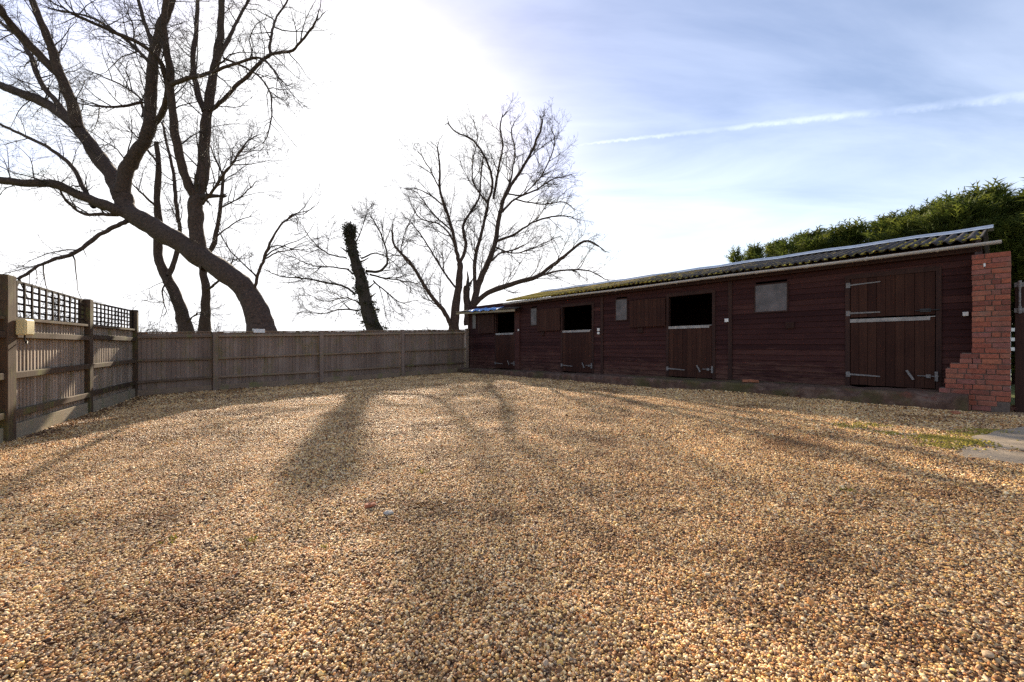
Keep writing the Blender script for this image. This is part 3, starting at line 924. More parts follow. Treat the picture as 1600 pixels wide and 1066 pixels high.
    for i in range(n):
        u0, u1 = us[i], us[i + 1] + .01
        if i % 6 == 5: u1 += .02
        j0 = .010 * math.sin(i * 2.1); j1 = .010 * math.sin((i + 1) * 2.1)
        zt = RZ + .055
        for (va, za, vb, zb) in ((-.17, -.055, 0, 0), (0, 0, .17, -.055)):
            mb.hexa([(u0, RV + va, zt + za + j0), (u1, RV + va, zt + za + j1), (u1, RV + vb, zt + zb + j1), (u0, RV + vb, zt + zb + j0),
                     (u0, RV + va, zt + za + j0 + .006), (u1, RV + va, zt + za + j1 + .006), (u1, RV + vb, zt + zb + j1 + .006), (u0, RV + vb, zt + zb + j0 + .006)])
        mb.tube([(u0, RV, zt + .004 + j0), (u1, RV, zt + .004 + j1)], .032, 8)
    mb.build('ridge_flashing', M['flash'], roof, local=True, smooth=False)
    mb = MB()   # moss cushions sitting in the troughs
    for i in range(1500):
        u = 3.0 + 12.2 * random.random() ** 1.9 if i < 1100 else random.uniform(9, 15.2)
        k = round((u - 2.95) / per - .5) + .5
        uu = 2.95 + k * per + random.uniform(-.04, .04)
        t = random.random() ** 1.6
        v = -.27 + (RV + .05) * t; z = EAVE + .06 + (RZ - EAVE - .06) * (v + .27) / (RV + .27) - amp + .012 + .012 * math.sin(uu * .9) + .008 * math.sin(uu * 2.3 + 1)
        r = random.uniform(.015, .042); tn = min(1, max(0, random.gauss(.6, .25)))
        vs = []; sg = 7
        for a in range(sg):
            th = 2 * math.pi * a / sg
            vs.append((uu + r * math.cos(th) * random.uniform(.8, 1.2), v + r * 1.6 * math.sin(th), z + .1 * r))
        for a in range(sg):
            th = 2 * math.pi * a / sg
            vs.append((uu + .6 * r * math.cos(th), v + r * math.sin(th), z + r * random.uniform(.5, .9)))
        vs.append((uu, v, z + r * .95))
        mb.add(vs, [(a, (a + 1) % sg, sg + (a + 1) % sg, sg + a) for a in range(sg)] + [(sg + a, sg + (a + 1) % sg, 2 * sg) for a in range(sg)], tn)
    o = mb.build('moss', M['moss'], roof, local=True, smooth=True); o['kind'] = 'stuff'
    mb = MB(); mb.box(3.0, 15.2, -.13, -.105, 2.74, 2.90); B(mb, 'fascia', M['frame'])
    mb = MB(); mb.box(3.0, 15.2, -.104, .0, 2.86, 2.90); B(mb, 'soffit', M['frame'])
    mb = MB(); mb.hexa([(-.4, -.40, 2.60), (3.6, -.40, 2.48), (3.6, -.37, 2.48), (-.4, -.37, 2.60), (-.4, -.40, 2.70), (3.6, -.40, 2.575), (3.6, -.37, 2.575), (-.4, -.37, 2.70)])
    B(mb, 'low_fascia', M['gravel_board'])
    mb = MB(); mb.hexa([(-.4, -.369, 2.62), (3.6, -.369, 2.50), (3.6, .0, 2.60), (-.4, .0, 2.70), (-.4, -.369, 2.64), (3.6, -.369, 2.52), (3.6, 0, 2.62), (-.4, 0, 2.72)])
    B(mb, 'low_soffit', M['frame'])
    # half-round gutter with brackets
    gv, gz0, gr = -.30, 2.845, .052
    mb = MB(); prof2 = []
    for i in range(9):
        a = math.pi + math.pi * i / 8; prof2.append((gv + gr * math.cos(a), gz0 + gr * math.sin(a)))
    prof2 += [(gv + gr + .004, gz0 + .006), (gv + gr - .004, gz0 + .004)]
    for i in range(7, -1, -1):
        a = math.pi + math.pi * i / 8; prof2.append((gv + (gr - .006) * math.cos(a), gz0 + (gr - .006) * math.sin(a)))
    n = len(prof2); stn = [2.85 + (15.42 - 2.85) * i / 26 for i in range(27)]
    V = [(u, v, z + .006 * math.sin(u * 1.3)) for u in stn for v, z in prof2]
    Fc = [(i * n + j, i * n + (j + 1) % n, (i + 1) * n + (j + 1) % n, (i + 1) * n + j) for i in range(26) for j in range(n)]
    Fc += [tuple(range(n - 1, -1, -1)), tuple(26 * n + j for j in range(n))]
    mb.add(V, Fc); g = B(mb, 'gutter', M['pvc'])
    for i in range(13):
        u = 3.3 + i * .95
        bb = MB(); V = []
        for q in range(9):
            a = math.pi + math.pi * q / 8
            V += [(u - .02, gv + (gr + .001) * math.cos(a), gz0 + (gr + .001) * math.sin(a) + .006 * math.sin(u * 1.3)), (u + .02, gv + (gr + .001) * math.cos(a), gz0 + (gr + .001) * math.sin(a) + .006 * math.sin(u * 1.3)),
                  (u + .02, gv + (gr + .009) * math.cos(a), gz0 + (gr + .009) * math.sin(a) + .006 * math.sin(u * 1.3)), (u - .02, gv + (gr + .009) * math.cos(a), gz0 + (gr + .009) * math.sin(a) + .006 * math.sin(u * 1.3))]
        Fb = []
        for q in range(8):
            for e in range(4): Fb.append((q * 4 + e, q * 4 + (e + 1) % 4, q * 4 + 4 + (e + 1) % 4, q * 4 + 4 + e))
        bb.add(V, Fb); bb.box(u - .015, u + .015, gv + gr - .004, -.131, gz0 - .02, gz0 + .02)
        bb.build('bracket', M['pvc'], g, local=True)


stable()


# raised kerb and apron before the doors
def apron():
    """worn concrete and brick-on-edge kerb, one continuous cast strip"""
    us = np.arange(-.95, 15.09, .06); prof = [(-.74, -.3), (-.735, .0), (-.73, .45), (-.725, .8), (-.70, .97), (-.66, 1.0), (-.5, 1.0), (-.33, 1.0), (-.15, 1.02), (.011, 1.04)]
    V = []; F = []; n = len(prof)
    for u in us:
        w = sw(u, -.73); g = float(plane_z(w.x, w.y)); top = floor_z(u) - .015 + .03 * float(vnoise(u * 1.1, 3.3)) + .02 * float(vnoise(u * 5, 8.1))
        fr = .10 * float(vnoise(u * .8, 20.5)) + .05 * float(vnoise(u * 4.1, 1.7)) + .025 * float(vnoise(u * 13, 2.2))
        chip = max(0, float(vnoise(u * 3.3, 44.0)) - .18) * .35
        for j, (v, f) in enumerate(prof):
            z = g - .25 if j == 0 else g + (top - g) * f
            k = 1 if j < 6 else max(0, (-.1 - v) / .5)
            if 3 <= j <= 5: z -= chip
            V.append(sw(u, v + fr * min(1, k) + (chip * .4 if 2 < j < 6 else 0), z + (.012 * float(vnoise(u * 9, j * 3.1)) if j > 1 else 0)))
    for i in range(len(us) - 1):
        for j in range(n - 1):
            F.append((i * n + j, (i + 1) * n + j, (i + 1) * n + j + 1, i * n + j + 1))
    F += [tuple(range(n)), tuple((len(us) - 1) * n + j for j in range(n - 1, -1, -1))]
    m = MB(); m.add(V, F); o = m.build('kerb_apron', M['slab'], None); tag(o, kind='structure')


apron()


# ------------------------------------------------------------------ brick pier with a toothed broken foot
def brick_pier():
    u0, u1 = u_at(1518, -.42), u_at(1580, -.42); v0 = -.42
    zb = float(plane_z(*sw(u0, v0).xy)) - .10
    zt = CAMZ + (HOR - 393) / F_PX * 6.75
    root = empty('brick_pier', sw(u0, v0, zb), SROT, 'red brick pier with broken toothed foot at the end of the stable', 'brick pier')
    L = lambda p: (p[0] - u0, p[1] - v0, p[2] - zb)
    ch = .084; n = int((zt - zb) / ch); mb = MB(); mo = MB()
    ext = {}
    for i in range(n):
        z = zb + i * ch
        y = HOR - (z + ch / 2 - CAMZ) * F_PX / 6.9
        e = 0
        if y > 548: e = .10
        if y > 556: e = .14
        if y > 569: e = .25
        if y > 579: e = .30
        if y > 588: e = .28
        if y > 598: e = .30
        if y > 611: e = .38
        if y > 622: e = .42
        if e: e += random.choice((-.05, 0, 0, .03)) * (1 if y < 610 else .4)
        ext[i] = e
        jut = random.uniform(-.004, .004)
        x = u0 - e + jut; end = u1 + random.uniform(-.004, .004)
        first = True
        while x < end - .02:
            w = random.choice((.215, .215, .1)) if not first else (.215 if i % 2 else .145)
            first = False
            if end - (x + w) < .07: w = end - x
            w = min(w, end - x)
            if w < .03: break
            dv = random.uniform(-.006, .006); dz = random.uniform(-.003, .003)
            back = .42 if x > u0 - .05 else .18
            a = L((x + .005, v0 + dv, z + dz)); b = L((x + w - .005, v0 + back, z + ch - .011 + dz))
            skip = (e > 0 and y > 620 and .18 < x - u0 < .3) or (e == .10 and x < u0 and random.random() < .3)
            if not skip:
                mb.box(a[0], b[0], a[1], b[1], a[2], b[2], random.random())
            x += w
        m0 = L((u0 - e + .02, v0 + .012, z - .002)); m1 = L((u1 - .012, v0 + (.415), z + ch))
        if e:
            mo.box(m0[0], L((u0 - .001, 0, 0))[0], m0[1], m0[1] + .15, m0[2], m1[2])
        mo.box(L((u0 + .012, 0, 0))[0], m1[0], m0[1], m1[1] - .02, m0[2], m1[2] - (.012 if i == n - 1 else 0))
    mb.build('bricks', M['brick'], root, local=True, bevel=.005)
    mo.build('mortar', M['mortar'], root, local=True)
    # painted marks: a short white dab high on the pier
    m = MB(); q = L((u0 + .13, v0 - .009, zb + (n - 2.6) * ch)); m.box(q[0], q[0] + .022, q[1], q[1] + .004, q[2], q[2] + .055); m.build('wall_hook', M['white'], root, local=True, bevel=.002)


brick_pier()


# ------------------------------------------------------------------ gate hung on the far side of the pier
def gate():
    u = 15.60; v = -.18
    p = sw(u, v); z0 = float(plane_z(p.x, p.y))
    r = empty('gate_post', (p.x, p.y, z0), SROT, 'black timber gate post with galvanised hinge pins beside brick pier', 'gate post')
    m = MB(); m.box(-.05, .05, -.05, .05, -.3, 1.95); m.build('post', M['frame'], r, local=True, bevel=.008)
    for z in (P(0, 450, 6.95).z - z0, P(0, 488, 6.95).z - z0):
        m = MB(); m.box(-.056, .056, -.058, -.05, z - .035, z + .035); m.tube([(.0, -.085, z - .05), (0, -.085, z + .06)], .02, 8); m.box(-.02, .02, -.08, -.058, z - .02, z + .02)
        m.build('hinge', M['galv'], r, local=True)
    m = MB(); m.tube([(.0, -.085, P(0, 488, 6.95).z - z0), (.0, -.085, P(0, 450, 6.95).z - z0)], .012, 8); m.build('hinge_rod', M['galv'], r, local=True)


gate()


def paddock_rails():
    a = Vector((12.3, 10.5)); b = Vector((19.0, 11.6)); n = 4
    r = empty('paddock_fence', (a.x, a.y, float(plane_z(a.x, a.y))), 0, 'white painted post and rail fence seen through gap beside the brick pier', 'fence')
    sd = Vector((b.y - a.y, a.x - b.x)).normalized()
    for i in range(n + 1):
        p = a.lerp(b, i / n); z = float(plane_z(p.x, p.y)) - .12
        m = MB(); m.rbox((p.x, p.y, z + .75), .1, .1, 1.7, Matrix.Rotation(.3, 3, 'Z')); m.build('post', M['whitepaint'], r)
    for h in (1.52, 1.28, 1.04):
        m = MB(); m.beam((a.x + sd.x * .065, a.y + sd.y * .065, float(plane_z(*a)) - .12 + h), (b.x + sd.x * .065, b.y + sd.y * .065, float(plane_z(*b)) - .12 + h), .03, .085, (sd.x, sd.y, 0))
        m.build('rail', M['whitepaint'], r)


paddock_rails()


# ------------------------------------------------------------------ blue tarpaulin
def tarp():
    V = []; F = []; nu, nv = 40, 16
    for i in range(nu + 1):
        for j in range(nv + 1):
            u = .50 + 2.05 * i / nu + .05 * math.sin(j * .9); t = j / nv
            v = -.44 + 1.75 * t + .04 * math.sin(i * .55)
            sl = .45 / 2.07
            z = 2.58 + (v + .42) * sl + .10 * max(0, (3.0 - u) / 3.4) + .05 + .018 * math.sin(i * 1.15 + j * .25) + .014 * math.sin(i * .6 - j * .8) + .012 * math.sin(u * .9)
            if j == 0: z -= .05; v -= .015
            if j == 1: z -= .015; v -= .012
            V.append(sw(u, v, z))
    for i in range(nu):
        for j in range(nv):
            a = i * (nv + 1) + j; F.append((a, a + nv + 1, a + nv + 2, a + 1))
    m = MB(); m.add(V, F)
    o = m.build('tarpaulin', M['tarp'], None, smooth=True); tag(o, 'crumpled blue tarpaulin spread over the low end of the stable roof', 'tarpaulin')
    s = o.modifiers.new('Solidify', 'SOLIDIFY'); s.thickness = .004; s.offset = 1


tarp()


# ------------------------------------------------------------------ bare trees
class Tubes:
    """many thin tapering tubes as one mesh, in numpy"""
    def __init__(s):
        s.V = []; s.F = []; s.n = 0

    def add(s, pts, rad, sides):
        pts = np.asarray(pts, float); n = len(pts); rad = np.asarray(rad, float)
        t = np.gradient(pts, axis=0); t /= np.linalg.norm(t, axis=1, keepdims=True) + 1e-9
        mt = t.mean(0); ref = np.array([.2, .95, .1]) if abs(mt[1]) < .8 * np.linalg.norm(mt) + 1e-9 else np.array([1., .1, .2])
        u = np.cross(t, ref); u /= np.linalg.norm(u, axis=1, keepdims=True) + 1e-9
        w = np.cross(t, u)
        a = np.arange(sides) * 2 * np.pi / sides
        rr = rad[:, None] if rad.ndim == 1 else rad
        ring = pts[:, None, :] + rr[..., None] * (u[:, None, :] * np.cos(a)[None, :, None] + w[:, None, :] * np.sin(a)[None, :, None])
        s.V.append(ring.reshape(-1, 3))
        i, k = np.meshgrid(np.arange(n - 1), np.arange(sides), indexing='ij')
        k2 = (k + 1) % sides; b = s.n
        s.F.append(np.stack([b + i * sides + k, b + i * sides + k2, b + (i + 1) * sides + k2, b + (i + 1) * sides + k], -1).reshape(-1, 4))
        s.n += n * sides

    def build(s, name, mat, parent):
        V = np.concatenate(s.V) - np.array(parent.location if parent else (0, 0, 0))
        F = np.concatenate(s.F); k = len(F)
        return np_mesh(name, V, F.ravel(), np.arange(k) * 4, np.full(k, 4), mat, parent, smooth=True)


def spline(pts, per=6):
    pts = np.asarray(pts, float); n = len(pts); out = []
    for i in range(n - 1):
        p0 = pts[max(i - 1, 0)]; p1 = pts[i]; p2 = pts[i + 1]; p3 = pts[min(i + 2, n - 1)]
        for q in range(per):
            t = q / per
            out.append(.5 * ((2 * p1) + (-p0 + p2) * t + (2 * p0 - 5 * p1 + 4 * p2 - p3) * t * t + (-p0 + 3 * p1 - 3 * p2 + p3) * t ** 3))
    out.append(pts[-1]); return np.array(out)


def limb_path(tr, zs, pix, D0, D1, jit):
    """pix: (x, y) list in a zoomed view; zs=(x0,y0,scale); depth runs from D0 to D1 along the limb"""
    q = []
    n = len(pix)
    for i, (x, y) in enumerate(pix):
        t = i / max(1, n - 1); D = D0 + (D1 - D0) * t
        q.append(P(zs[0] + x / zs[2], zs[1] + y / zs[2], D))
    s = spline(q, 7)
    k = len(s); 
    w = tr.normal(0, jit, (k, 3)); w[0] = 0
    w = (w + np.roll(w, 1, 0)) / 2
    return s + w


def grow(tub, rng, p, d, length, r, level, cfg):
    seg = cfg['seg'][level]; pts = [p]; step = length / seg; d = d / np.linalg.norm(d)
    up = cfg['up'][level]
    for i in range(seg):
        d = d + rng.normal(0, cfg['wob'][level], 3) + np.array([0, 0, up]) * (step * 1.2)
        d /= np.linalg.norm(d); p = p + d * step; pts.append(p)
    pts = np.array(pts)
    tub.add(pts, np.maximum(r * (1 - .8 * np.linspace(0, 1, seg + 1) ** .8), cfg.get('rmin', .0045)), 5 if level == 0 else (4 if level == 1 else 3))
    if level + 1 >= len(cfg['seg']): return
    n = rng.poisson(cfg['kids'][level] * length) + 1
    for k in range(n):
        t = rng.uniform(.18, .98); x = t * seg; i = min(int(x), seg - 1); q = pts[i] + (pts[i + 1] - pts[i]) * (x - i)
        ax = pts[i + 1] - pts[i]; ax /= np.linalg.norm(ax)
        side = rng.normal(0, 1, 3); side -= ax * side.dot(ax); side /= np.linalg.norm(side) + 1e-9
        an = rng.uniform(*cfg['ang'])
        grow(tub, rng, q, ax * math.cos(an) + side * math.sin(an), length * rng.uniform(*cfg['len'][level]) * (1.1 - .5 * t), max(r * (1 - .7 * t) * .55, .0025), level + 1, cfg)


def twigs_on(tub, rng, path, r0, r1, cfg, t0=.15, dens=None):
    L = np.linalg.norm(np.diff(path, axis=0), axis=1); cum = np.concatenate([[0], np.cumsum(L)]); tot = cum[-1]
    n = int(tot * (dens if dens is not None else cfg['dens'])) + 1
    for k in range(n):
        t = rng.uniform(t0, 1.0); s = t * tot; i = min(np.searchsorted(cum, s) - 1, len(L) - 1); i = max(i, 0)
        q = path[i] + (path[i + 1] - path[i]) * ((s - cum[i]) / L[i])
        ax = path[i + 1] - path[i]; ax /= np.linalg.norm(ax)
        side = rng.normal(0, 1, 3); side[2] += .25; side -= ax * side.dot(ax); side /= np.linalg.norm(side)
        an = rng.uniform(*cfg['ang'])
        ln = rng.uniform(*cfg['l0']) * (1.15 - cfg.get('fall', .55) * t)
        rr = min(ln * .011 + .003, (r0 + (r1 - r0) * t) * .7)
        grow(tub, rng, q, ax * math.cos(an) + side * math.sin(an), ln, rr, 0, cfg)
    # the limb's own tip frays into twigs
    ax = path[-1] - path[-2]; ax /= np.linalg.norm(ax)
    for k in range(3):
        d = ax + rng.normal(0, .4, 3)
        grow(tub, rng, path[-1], d, rng.uniform(*cfg['l0']) * cfg.get('tip', .5), max(r1 * .7, .006), 0, cfg)


def add_limb(parent, name, rng, path, r0, r1, mat, sides=10, knob=.06, flare=0):
    path = path.copy(); n = len(path); t = np.linspace(0, 1, n); r = r0 + (r1 - r0) * t
    if flare: r = r + flare * np.exp(-t * 9)
    ring = r[:, None] * (1 + rng.normal(0, knob, (n, sides)))
    ring = (ring + np.roll(ring, 1, 0)) / 2 if n > 3 else ring
    if n > 12:
        lump = np.interp(np.linspace(0, 1, n), np.linspace(0, 1, n // 3), rng.normal(1, .05, n // 3)); ring = ring * lump[:, None]
    ring[0] = r[0]
    tb = Tubes(); tb.add(path, ring, sides)
    # rounded end
    return tb.build(name, mat, parent)


def ground_pt(px, D):
    x = (px - 800) / F_PX * D; return Vector((x, D, float(plane_z(x, D)) - .15))


def bare_tree(name, label, cat, zs, D, trunk, limbs, cfg, seed, bark, group=None, sub_px=1.0, foot=None, trunk_twigs=0.0):
    """trunk: (pixels, w0, w1); limbs: list of (pixels, w0, w1, depth at start, depth at end, dens)"""
    rng = np.random.default_rng(seed)
    px = zs[0] + trunk[0][0][0] / zs[2] if foot is None else foot
    base = ground_pt(px, D)
    root = empty(name, base, 0, label, cat, group)
    k = D / F_PX / zs[2] / 2
    pth = limb_path(rng, zs, trunk[0], D, trunk[3] if len(trunk) > 3 else D, .012)
    pth = np.concatenate([[np.array(base)], pth]) if base.z < pth[0][2] - .05 else pth
    # smooth the join to the foot
    add_limb(root, 'trunk', rng, pth, trunk[1] * k, trunk[2] * k, bark, 14, .05, flare=trunk[1] * k * .25)
    tw = Tubes()
    if trunk_twigs: twigs_on(tw, rng, pth, trunk[1] * k, trunk[2] * k, cfg, .35, trunk_twigs)
    for lb in limbs:
        pix, w0, w1, d0, d1 = lb[:5]; dens = lb[5] if len(lb) > 5 else None
        pt = limb_path(rng, zs, pix, D + d0, D + d1, .010 + .004 * D / 15)
        add_limb(root, 'limb', rng, pt, w0 * k, w1 * k, bark, 8, .05)
        twigs_on(tw, rng, pt, w0 * k, w1 * k, cfg, .12, dens)
    tw.build('crown', M['twig'], root)
    return root


Z1 = (0, 0, 1.975)
CFG_A = dict(seg=[7, 5, 4], up=[.10, .06, .0], wob=[.17, .2, .25], kids=[3.4, 5.0], ang=(.5, 1.15), len=[(.32, .6), (.35, .65)], l0=(.9, 2.5), dens=3.2, rmin=.0036)
bare_tree('leaning_tree', 'big bare tree leaning over the fence with an arched trunk and several thick limbs', 'tree', Z1, 14.4,
          ([(812, 1030), (790, 960), (757, 893), (705, 848), (640, 805), (560, 752), (470, 700), (400, 655), (380, 612)], 66, 54, 15.3),
          [([(400, 665), (340, 640), (250, 605), (165, 568), (80, 566), (-40, 552), (-160, 560)], 34, 16, .7, -.6),
           ([(290, 640), (262, 590), (225, 520), (160, 462), (75, 420), (-10, 380), (-120, 340)], 15, 7, .6, 1.8),
           ([(385, 662), (320, 662), (258, 660), (200, 615), (185, 575)], 13, 4, .7, .2),
           ([(398, 680), (365, 695), (300, 730), (238, 778), (170, 800), (120, 820), (60, 860)], 14, 7, .7, -1.2),
           ([(380, 610), (350, 548), (300, 480), (235, 390), (150, 325), (70, 290), (0, 262), (-110, 200)], 52, 18, .95, 2.2),
           ([(240, 395), (215, 300), (180, 220), (150, 125), (110, 30), (80, -60)], 36, 14, 1.4, .6),
           ([(178, 225), (100, 150), (40, 82), (0, 28), (-60, -60)], 28, 16, 1.2, -.3),
           ([(222, 372), (170, 310), (125, 255), (98, 180), (60, 118), (0, 70), (-90, 10)], 19, 10, 1.4, 3.4),
           ([(375, 600), (390, 525), (430, 460), (462, 395), (465, 300), (470, 210), (488, 120), (505, 60), (545, -30)], 44, 20, .9, .4),
           ([(478, 380), (502, 345), (515, 280), (500, 200), (440, 140), (330, 90), (220, 40)], 18, 7, .8, -1.6),
           ([(470, 205), (420, 150), (350, 95), (270, 50), (170, 30)], 12, 5, .6, 2.4),
           ([(480, 170), (450, 80), (420, -20)], 14, 9, .6, 1.6),
           ([(440, 315), (370, 330), (300, 328), (240, 318)], 9, 3, .7, -.8),
           ([(440, 360), (430, 300), (360, 255), (280, 222)], 8, 3, .7, 2.0),
           ([(640, 822), (618, 780), (604, 700), (606, 610)], 46, 38, .45, .5, .6),
           ([(606, 615), (575, 555), (548, 450), (530, 320), (522, 200), (505, 90), (520, -40)], 28, 14, .5, -.9),
           ([(606, 615), (625, 535), (632, 420), (642, 330), (662, 210), (678, 110), (686, -20)], 36, 18, .5, 1.3),
           ([(648, 342), (700, 298), (770, 228), (828, 172), (900, 155), (945, 110), (975, 65)], 13, 5, .8, -.8),
           ([(832, 172), (838, 110), (850, 60), (885, 5), (900, -50)], 8, 4, .0, 1.0),
           ([(632, 345), (605, 270), (596, 180), (606, 90), (610, -30)], 20, 11, .8, 2.4),
           ([(530, 262), (580, 242), (640, 228), (700, 205), (800, 180), (860, 235)], 13, 4, -.5, -1.8),
           ([(668, 190), (710, 110), (740, 50), (780, -20)], 13, 7, 1.0, 2.2),
           ([(690, 180), (760, 210), (815, 250), (840, 330), (825, 420)], 7, 3, 1.0, .2),
           ([(625, 630), (670, 570), (705, 520), (750, 460)], 9, 4, .4, -1.0),
           ([(785, 890), (800, 840), (825, 770), (858, 705), (905, 662)], 9, 5, -.1, -.8, 2.0),
           ([(815, 800), (850, 782), (890, 772), (935, 770)], 5, 2, -.3, -.9, 2.0)],
          CFG_A, 3, M['bark'])

CFG_B = dict(seg=[6, 5, 3], up=[.12, .05, .0], wob=[.16, .2, .25], kids=[3.0, 4.0], ang=(.45, 1.1), len=[(.32, .6), (.35, .65)], l0=(.9, 2.5), dens=3.2, rmin=.005)
bare_tree('bare_tree', 'thin crooked bare tree standing beyond the leaning trunk, forked twice', 'tree', Z1, 20.0,
          ([(575, 1030), (562, 970), (540, 905), (508, 845), (488, 785), (490, 700), (484, 610), (490, 510), (482, 440)], 36, 12, 20.5),
          [([(520, 850), (540, 800), (556, 720), (542, 620), (536, 540), (512, 430), (500, 380)], 15, 6, 0, 1.5),
           ([(486, 640), (440, 600), (410, 570)], 7, 3, .2, -1),
           ([(490, 505), (460, 470), (430, 430), (400, 400)], 7, 3, .3, 1),
           ([(525, 850), (500, 900), (515, 960)], 6, 2, 0, -.7),
           ([(574, 1000), (600, 975), (620, 962)], 6, 2, 0, -.7)],
          CFG_B, 5, M['bark'], 'bare trees beyond the boundary fence')
bare_tree('bare_tree', 'slim upright bare tree just beside the arch of the leaning trunk, with a straight stem', 'tree', Z1, 22.0,
          ([(630, 1030), (634, 950), (636, 890), (627, 830), (645, 780), (664, 740), (680, 640), (690, 530)], 28, 7, 22.3),
          [([(638, 895), (660, 880), (690, 850), (720, 800)], 9, 3, 0, -1),
           ([(668, 730), (720, 690), (770, 670)], 5, 2, .2, 1.2),
           ([(682, 640), (740, 610), (790, 560)], 5, 2, .2, -1.2),
           ([(690, 545), (720, 500), (760, 440), (790, 420)], 6, 3, .3, 1.5),
           ([(690, 545), (660, 480), (640, 430)], 5, 2, .3, -.8)],
          CFG_B, 6, M['bark'], 'bare trees beyond the boundary fence')

Z2 = (420, 150, 2.6)
CFG_F = dict(seg=[7, 5, 3], up=[.16, .08, .02], wob=[.15, .18, .22], kids=[3.2, 4.0], ang=(.4, .95), len=[(.35, .65), (.35, .65)], l0=(1.0, 2.7), dens=3.1, rmin=.004, tip=.3, fall=.66)
bare_tree('spreading_tree', 'tall bare tree of many upswept stems rising behind the far end of the stable', 'tree', Z2, 21.5,
          ([(752, 950), (760, 850), (774, 750), (776, 680)], 38, 24, 21.5),
          [([(776, 685), (762, 630), (745, 545), (715, 450), (695, 380), (695, 290), (685, 215)], 18, 6, 0, -1.0),
           ([(776, 685), (800, 610), (790, 530), (820, 470), (855, 410), (860, 330), (870, 250)], 15, 5, 0, 1.2),
           ([(740, 935), (715, 880), (665, 820), (625, 760), (590, 700), (560, 660), (512, 610), (500, 545)], 19, 7, -.1, -1.5),
           ([(830, 860), (850, 770), (885, 690), (918, 605), (936, 490), (965, 395), (1035, 285), (1095, 165), (1112, 100)], 30, 7, .3, 1.5),
           ([(925, 590), (1000, 560), (1060, 520), (1150, 490), (1230, 490)], 11, 4, .6, -1.0),
           ([(938, 480), (1000, 420), (1090, 380), (1150, 340), (1230, 320)], 10, 4, .8, 2.6),
           ([(835, 845), (900, 795), (1000, 760), (1080, 738), (1150, 690), (1215, 640), (1285, 590), (1340, 610)], 24, 6, .2, -1.4),
           ([(1080, 740), (1170, 712), (1290, 708), (1370, 745)], 9, 3, -.6, -1.6),
           ([(838, 800), (838, 660), (868, 545), (890, 440), (908, 350), (885, 265), (830, 180), (765, 150), (730, 115)], 17, 5, .3, 2.2),
           ([(912, 420), (935, 290), (950, 200), (940, 135), (948, 85)], 11, 4, 1.0, 0),
           ([(940, 440), (985, 330), (1000, 220), (985, 150), (998, 105)], 9, 4, .8, 2.6),
           ([(760, 780), (715, 720), (665, 640), (615, 560), (565, 500)], 9, 4, 0, 1.6),
           ([(770, 650), (735, 565), (690, 520), (620, 500), (585, 455)], 8, 3, 0, -1.6),
           ([(715, 450), (650, 400), (585, 372)], 6, 3, -.6, -1.6),
           ([(805, 930), (806, 860), (804, 775)], 30, 27, .3, .3, .3),
           ([(915, 612), (1000, 640), (1090, 610), (1180, 570)], 7, 3, .6, 2.0),
           ([(1000, 420), (1100, 440), (1190, 430), (1240, 460)], 6, 3, .4, 1.8),
           ([(590, 705), (540, 640), (550, 560), (590, 480)], 6, 3, -.8, .6),
           ([(735, 540), (660, 470), (610, 400), (575, 380)], 6, 3, -.4, 1.2),
           ([(695, 380), (660, 310), (630, 260), (620, 240)], 5, 3, -.7, -1.6),
           ([(1030, 290), (1080, 230), (1150, 180)], 5, 3, 1.2, .4),
           ([(885, 690), (940, 640), (1010, 620), (1060, 590)], 8, 3, .5, -1.2),
           ([(890, 440), (830, 350), (830, 260), (848, 170), (834, 105)], 8, 3, 1.2, 2.4),
           ([(965, 395), (1030, 400), (1110, 320), (1160, 200), (1145, 130)], 7, 3, .9, -.6)],
          CFG_F, 8, M['bark'])

CFG_E = dict(seg=[8, 5, 3], up=[.04, .03, .0], wob=[.12, .18, .22], kids=[3.2, 4.0], ang=(.35, .9), len=[(.3, .6), (.35, .65)], l0=(1.0, 2.6), dens=3.6, rmin=.0055)
stump = bare_tree('broken_tree', 'dead broken off trunk clad in ivy with thin side branches', 'tree', Z2, 23.8,
          ([(430, 955), (405, 880), (388, 810), (372, 735), (348, 660), (335, 600), (328, 555), (326, 536)], 58, 24, 23.8),
          [([(352, 805), (300, 772), (230, 758), (150, 742), (60, 735), (0, 715)], 9, 3, 0, -1.2),
           ([(325, 705), (260, 695), (180, 690), (110, 660), (50, 640)], 7, 2, 0, 1.6),
           ([(318, 660), (240, 640), (180, 590), (130, 520)], 6, 2, 0, -1.8),
           ([(395, 712), (450, 712), (480, 680), (478, 630), (455, 560), (415, 490)], 12, 4, 0, -1.2),
           ([(410, 725), (470, 740), (540, 750), (620, 765)], 8, 3, 0, 1.4),
           ([(425, 750), (480, 800), (540, 840), (600, 830)], 7, 2, 0, -1.0),
           ([(375, 660), (430, 640), (480, 655), (520, 690)], 7, 2, 0, 1.5),
           ([(365, 870), (290, 868), (220, 885), (160, 880)], 7, 2, 0, -.8),
           ([(370, 840), (310, 820), (230, 835), (150, 800)], 6, 2, 0, 1.7),
           ([(340, 620), (370, 560), (400, 470)], 5, 2, 0, -.8)],
          CFG_E, 9, M['bark_dark'])


